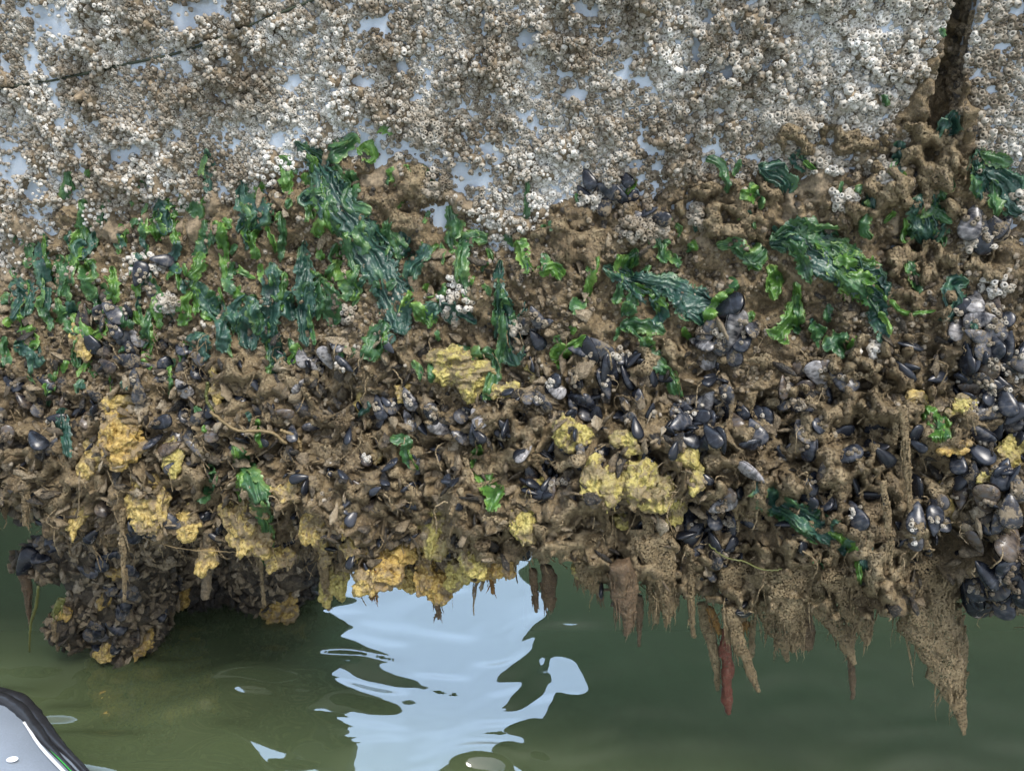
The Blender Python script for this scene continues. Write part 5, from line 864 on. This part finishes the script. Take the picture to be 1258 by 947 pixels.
HG = [([(1120, 690, 70), (1135, 730, 78), (1150, 790, 62), (1166, 840, 34), (1178, 872, 14), (1185, 902, 5)], 'strand', 'longest and widest silt curtain, tapering to a point over green water', .35),
 ([(1172, 745, 26), (1180, 790, 18), (1182, 850, 10), (1186, 895, 4)], 'strand', 'thin right edge fold of the longest silt curtain', .5),
 ([(985, 700, 36), (1015, 750, 32), (1038, 785, 20), (1050, 815, 6)], 'strand', 'silt finger slanting down-right toward the thin dripping one', .5),
 ([(800, 660, 46), (815, 705, 40), (822, 745, 20), (818, 770, 5)], 'strand', 'broad grey silt drape left of the slim tan drip', .35),
 ([(905, 690, 60), (912, 730, 46), (902, 765, 22), (896, 790, 6)], 'strand', 'broad silt drape behind the top of the red finger', .3),
 ([(958, 690, 66), (968, 735, 50), (980, 772, 22), (986, 800, 5)], 'strand', 'broad silt drape behind the slender pale finger', .3),
 ([(1040, 690, 70), (1052, 735, 50), (1062, 770, 22), (1066, 792, 5)], 'strand', 'broad silt drape between the slanting finger and the longest curtain', .3),
 ([(720, 660, 46), (726, 700, 36), (730, 728, 12)], 'strand', 'short wide silt drape between the brown club and the dark cluster', .35),
 ([(1044, 775, 10), (1046, 815, 8), (1048, 858, 6)], 'darkstrand', 'thin dark drip hanging lowest left of the longest curtain', .9),
 ([(935, 735, 34), (952, 765, 26), (962, 790, 14), (968, 812, 5)], 'strand', 'pointed tan silt finger right of the red one', .5),
 ([(968, 730, 12), (972, 765, 10), (974, 800, 6)], 'strand', 'slender pale finger against the dark brown stub', .8),
 ([(985, 740, 26), (988, 770, 26), (992, 795, 12)], 'darkstrand', 'dark brown stub hanging right of the pointed tan finger', .8),
 ([(862, 740, 16), (872, 780, 16), (880, 815, 10), (882, 848, 4)], 'strand', 'thin silt strand just left of the red finger', .6),
 ([(895, 745, 26), (908, 790, 16), (922, 825, 12), (932, 849, 4)], 'strand', 'long silt strand slanting right beside the red finger', .5),
 ([(925, 760, 8), (923, 800, 7), (920, 822, 4)], 'strand', 'short thin strand behind the slanting one beside the red finger', .8),
 ([(850, 690, 12), (848, 730, 10), (852, 783, 5)], 'strand', 'slim tan drip left of the red finger strands', .8),
 ([(762, 690, 34), (768, 735, 28), (772, 762, 14), (768, 780, 4)], 'darkstrand', 'dark pointed cluster hanging right of the brown club', .6),
 ([(784, 730, 10), (786, 760, 7), (785, 794, 3)], 'darkstrand', 'thin dark drip right of the dark pointed cluster', .8),
 ([(802, 700, 26), (805, 735, 18), (806, 765, 5)], 'strand', 'blunt grey finger under the small orange sponge', .7),
 ([(672, 695, 14), (674, 725, 21), (676, 747, 9)], 'darkstrand', 'dark brown club hanging over the edge of the sky reflection', .9),
 ([(655, 700, 9), (657, 728, 8), (659, 752, 3)], 'darkstrand', 'thin drip left of the dark brown club', .8),
 ([(606, 682, 9), (605, 705, 7), (605, 729, 3)], 'orangestrand', 'amber drip hanging over the bright sky reflection', .8),
 ([(536, 725, 10), (538, 745, 8), (539, 760, 3)], 'darkstrand', 'dark tip below the lowest orange sponge', .8),
 ([(455, 700, 12), (459, 722, 10), (456, 735, 5)], 'orangestrand', 'short amber tip left below the wide sponge', .8),
 ([(150, 625, 8), (151, 680, 7), (153, 738, 4)], 'strand', 'muddy strand hanging in front of the post', .8),
 ([(255, 650, 12), (256, 690, 15), (252, 735, 10)], 'mudshell', 'thick muddy stub hanging right of the post', .8),
 ([(320, 680, 6), (322, 715, 4), (325, 744, 5)], 'strand', 'thin thread under the tattered yellow sponge', 1),
 ([(1108, 500, 12), (1114, 560, 10), (1118, 620, 7), (1118, 660, 3)], 'strand', 'vertical silt strip hanging across the silt net', .5),
 ([(1085, 590, 10), (1092, 650, 8), (1095, 705, 5)], 'strand', 'shorter silt strip left of the vertical one', .5),
 ([(712, 690, 10), (712, 715, 6)], 'darkstrand', 'tiny dark tip between brown club and dark cluster', .8),
 ([(905, 752, 9), (910, 765, 10), (922, 768, 6)], 'orangestrand', 'small yellow finger at the top of the red finger', .9),
 ([(1040, 745, 9), (1045, 758, 9), (1050, 768, 4)], 'orangestrand', 'yellow nub on the slanting silt finger', .9),
 ([(870, 745, 8), (878, 760, 8), (884, 778, 6)], 'orangestrand', 'yellow nub left of the red finger top', .9),
 ([(735, 720, 8), (738, 736, 4)], 'darkstrand', 'tiny tip left of the dark pointed cluster', .8),
 ([(790, 600, 12), (797, 650, 14), (798, 700, 10)], 'strand', 'silt rib running down from the large silted sponge', .5),
 ([(30, 705, 14), (34, 735, 8), (36, 765, 3)], 'darkstrand', 'dark drip under the left arm of the post', .8),
 ([(66, 765, 7), (66, 785, 4)], 'strand', 'short drip at the left skirt of the post', .8),
 ([(30, 590, 10), (32, 625, 8), (30, 645, 3)], 'strand', 'short muddy thread at the left edge over open water', .8),
 ([(395, 690, 14), (402, 730, 8), (404, 750, 3)], 'strand', 'muddy thread between the overhang and the drooping sponge', .8)]
for k, (pts, key, lab, fl) in enumerate(HG):
    cat = 'sea squirt' if key in ('darkstrand', 'orangestrand') else 'silt strand'; bvv = pbv if lab.endswith('of the post') and 'hanging' not in lab and 'thick' not in lab else None
    hang(pts, key, 'sea_squirt' if cat == 'sea squirt' else 'silt_strand', lab, cat, 30 + k, fl, (.34 if pts[0][2] > 20 else .3), 20 if pts[0][2] > 30 else 12, bvv)
hang([(890, 772, 7), (892, 790, 13), (893, 812, 17), (892, 835, 16), (894, 855, 14), (896, 876, 5)], 'red', 'red_sponge_finger', 'brick red lumpy finger hanging over the green water', 'sponge', 9, .95, .5, 18, sc=60, group='red sponge')
def thread(pts, wpx, key, label, dy=-.012):
    o = hang([(x, y, wpx) for x, y in pts], key, 'thread', label, 'thread', 3, 1, 0, 5, dy=dy, group='fine threads'); return o
thread([(870, 668), (890, 684), (915, 690), (940, 700), (960, 699)], 1.2, 'slime', 'fine yellow-green thread crossing the low silt strands')
thread([(185, 664), (225, 674), (290, 678)], 1.0, 'bristle', 'pale hair-thin thread stretched before the dark overhang')
thread([(258, 505), (290, 528), (330, 530), (352, 545)], 3.5, 'bristle', 'tan curved thread above the long green lower frond')
thread([(255, 470), (254, 490), (262, 506)], 3.5, 'slime', 'yellow-green thread under the curled dark tuft')
thread([(345, 528), (365, 538), (370, 555)], 4, 'bristle', 'ochre hooked thread right of the tan curved one')
hang([(47, 720, 3), (44, 745, 4), (38, 765, 3), (36, 800, 1.5)], 'slime', 'thread', 'yellow-green thread dangling from the post arm into water', 'thread', 4, 1, 0, 6, bv=pbv, group='fine threads')
hang([(76, 735, 10), (70, 748, 9), (64, 756, 4)], 'slime', 'seaweed_scrap', 'tiny green blade on the left of the post', 'seaweed', 5, .3, .1, 8, bv=pbv, group='small weed scraps on the silt')
# flat white limpets on bare paint
for x, y, r_, lab in ((709, 160, 5.5, 'round white limpet on bare paint, upper one'), (813, 213, 5, 'round white limpet on bare paint near the silt edge'), (609, 182, 4, 'small oval white limpet over bare paint at top centre')):
    p = at_wall(x, y, .0015); u = np.linspace(0, 1, 8); a = np.arange(18) / 18 * 6.283; V = np.stack([np.cos(a)[None] * u[:, None], np.sin(a)[None] * u[:, None], np.repeat((.32 * (1 - u ** 1.6))[:, None], 18, 1)], -1).reshape(-1, 3) * r_ * 1.35e-3
    Bm = np.stack([SDIR, np.array([0, 0, 1.]), NDIR], -1); o = build('limpet', V @ Bm.T, gridF(8, 18, True), M['limpet']); o.location = p; tag(o, lab, 'limpet', 'white limpets on the paint')

# ------------------------------------------------------------------ inflatable boat corner, lower left
ZB = .30
def at_z(x, y, z): r = rays(x, y); return CAM + r * ((z - CAM[2]) / r[2])
edge = crom([at_z(x, y, ZB) for x, y in ((-210, 905), (-120, 868), (-40, 853), (12, 858), (40, 878), (66, 908), (98, 940), (140, 985), (200, 1060))], 60)
cen = at_z(-60, 1040, ZB); boat = empty('inflatable_boat', (float(cen[0]), float(cen[1]), 0)); tag(boat, 'grey inflatable boat bow with black rim and green stripe at the lower left corner', 'boat'); bl = np.array(boat.location)
rw = np.interp(np.arange(60), [0, 25, 34, 42, 59], [.016, .017, .013, .006, .005])
V, F = tubeQ(edge - bl, rw, 12, rough=.12, sc=60); build('rim', V, F, M['rubber'], boat)
V, F = tubeQ(edge - bl + norm(cen - edge) * .016 + np.array([0, 0, .012]), rw * .7, 10, rough=.15, sc=60, seed=4); build('rim', V, F, M['rubber'], boat)
tq = np.linspace(0, 1, 26); V = []
for t_ in tq: q = edge + (cen - edge) * t_; q[:, 2] = ZB + .045 * math.sin(min(1, t_ * 2.2) * math.pi / 2) - .004; V.append(q)
V = np.array(V); V[..., 2] += .002 * noise(V, 25, 3); build('deck', V.reshape(-1, 3) - bl, gridF(26, 60), M['fabric'], boat)
V = []
for t_ in np.linspace(0, 1, 16): q = edge + norm(edge - cen) * (.03 * math.sin(t_ * math.pi)) + (cen - edge) * (.35 * t_ ** 3); q[:, 2] = ZB - .004 - (ZB + .06) * t_; V.append(q)
build('hull', np.array(V).reshape(-1, 3) - bl, gridF(16, 60), M['rubber'], boat)
def stripe(off, wd, key, i0, i1, name):
    q0 = edge + norm(cen - edge) * off; q1 = edge + norm(cen - edge) * (off + wd); L_ = []
    for a_ in np.linspace(0, 1, 4):
        q = q0 + (q1 - q0) * a_; t_ = np.linalg.norm(q - edge, axis=1) / np.linalg.norm(cen - edge, axis=1); q[:, 2] = ZB + .045 * np.sin(np.minimum(1, t_ * 2.2) * math.pi / 2) + .0015; L_.append(q[i0:i1])
    L_ = np.array(L_); build(name, L_.reshape(-1, 3) - bl, gridF(4, L_.shape[1]), M[key], boat)
stripe(.012, .008, 'green', 36, 58, 'green_stripe'); stripe(.026, .006, 'white', 30, 58, 'white_stripe')
V = []
pc = at_z(18, 940, ZB + .03)
p = np.arange(14) / 14 * 6.283; V = np.stack([pc[0] + .010 * np.cos(p)[None] * np.array([[.05], [1]]), pc[1] + .006 * np.sin(p)[None] * np.array([[.05], [1]]), np.full((2, 14), 0.)], -1).reshape(-1, 3)
tcc = np.linalg.norm(V[:, :2] - cen[:2], axis=1); V[:, 2] = ZB + .0455
build('patch', V - bl, gridF(2, 14, True), M['white'], boat)
# ------------------------------------------------------------------ keep only the repeats that show, then label them
bpy.context.view_layer.update(); dg = bpy.context.evaluated_depsgraph_get(); gv = np.random.default_rng(8)
def seen(o, k=10):
    ob = o if o.type == 'MESH' else o.children[0]; me = ob.data; n = len(me.vertices); c = 0; mw = ob.matrix_world
    for i in gv.choice(n, min(k, n), replace=False):
        p = mw @ me.vertices[int(i)].co; x, y = project(np.array(p))
        if not (0 < x < W0 and 0 < y < H0): continue
        r = (p - cv).normalized(); h = scene.ray_cast(dg, cv, r)
        if h[0] and (h[4].name == o.name or (h[4].parent and h[4].parent.name == o.name)): c += 1
    return c
def drop(o):
    for ch in list(o.children): bpy.data.objects.remove(ch)
    bpy.data.objects.remove(o)
def prune(items, cap, k, obj=lambda t: t):
    sc_ = [(seen(obj(t), k), t) for t in items]; sc_ = sorted([q for q in sc_ if q[0] > 0] , key=lambda q: -q[0]); keep_ = [t for c, t in sc_[:cap]]; ids = {obj(t).name for t in keep_}
    for t in items:
        if obj(t).name not in ids: drop(obj(t))
    return keep_
nm = 300 - len(EX); mitems = prune(mitems, nm, 14, lambda t: t[0]); sc_items = prune(sc_items, 290, 14, lambda t: t[0]); barn = prune(barn, 300, 7)
auto_labels(sc_items, None, 'seaweed', 'small weed scraps on the silt')
auto_labels(mitems, None, 'mussel', 'mussels on the growth')
print('kept', len(mitems), len(sc_items), len(barn))
print('objects', len(bpy.data.objects), 'verts', sum(len(m.vertices) for m in bpy.data.meshes))
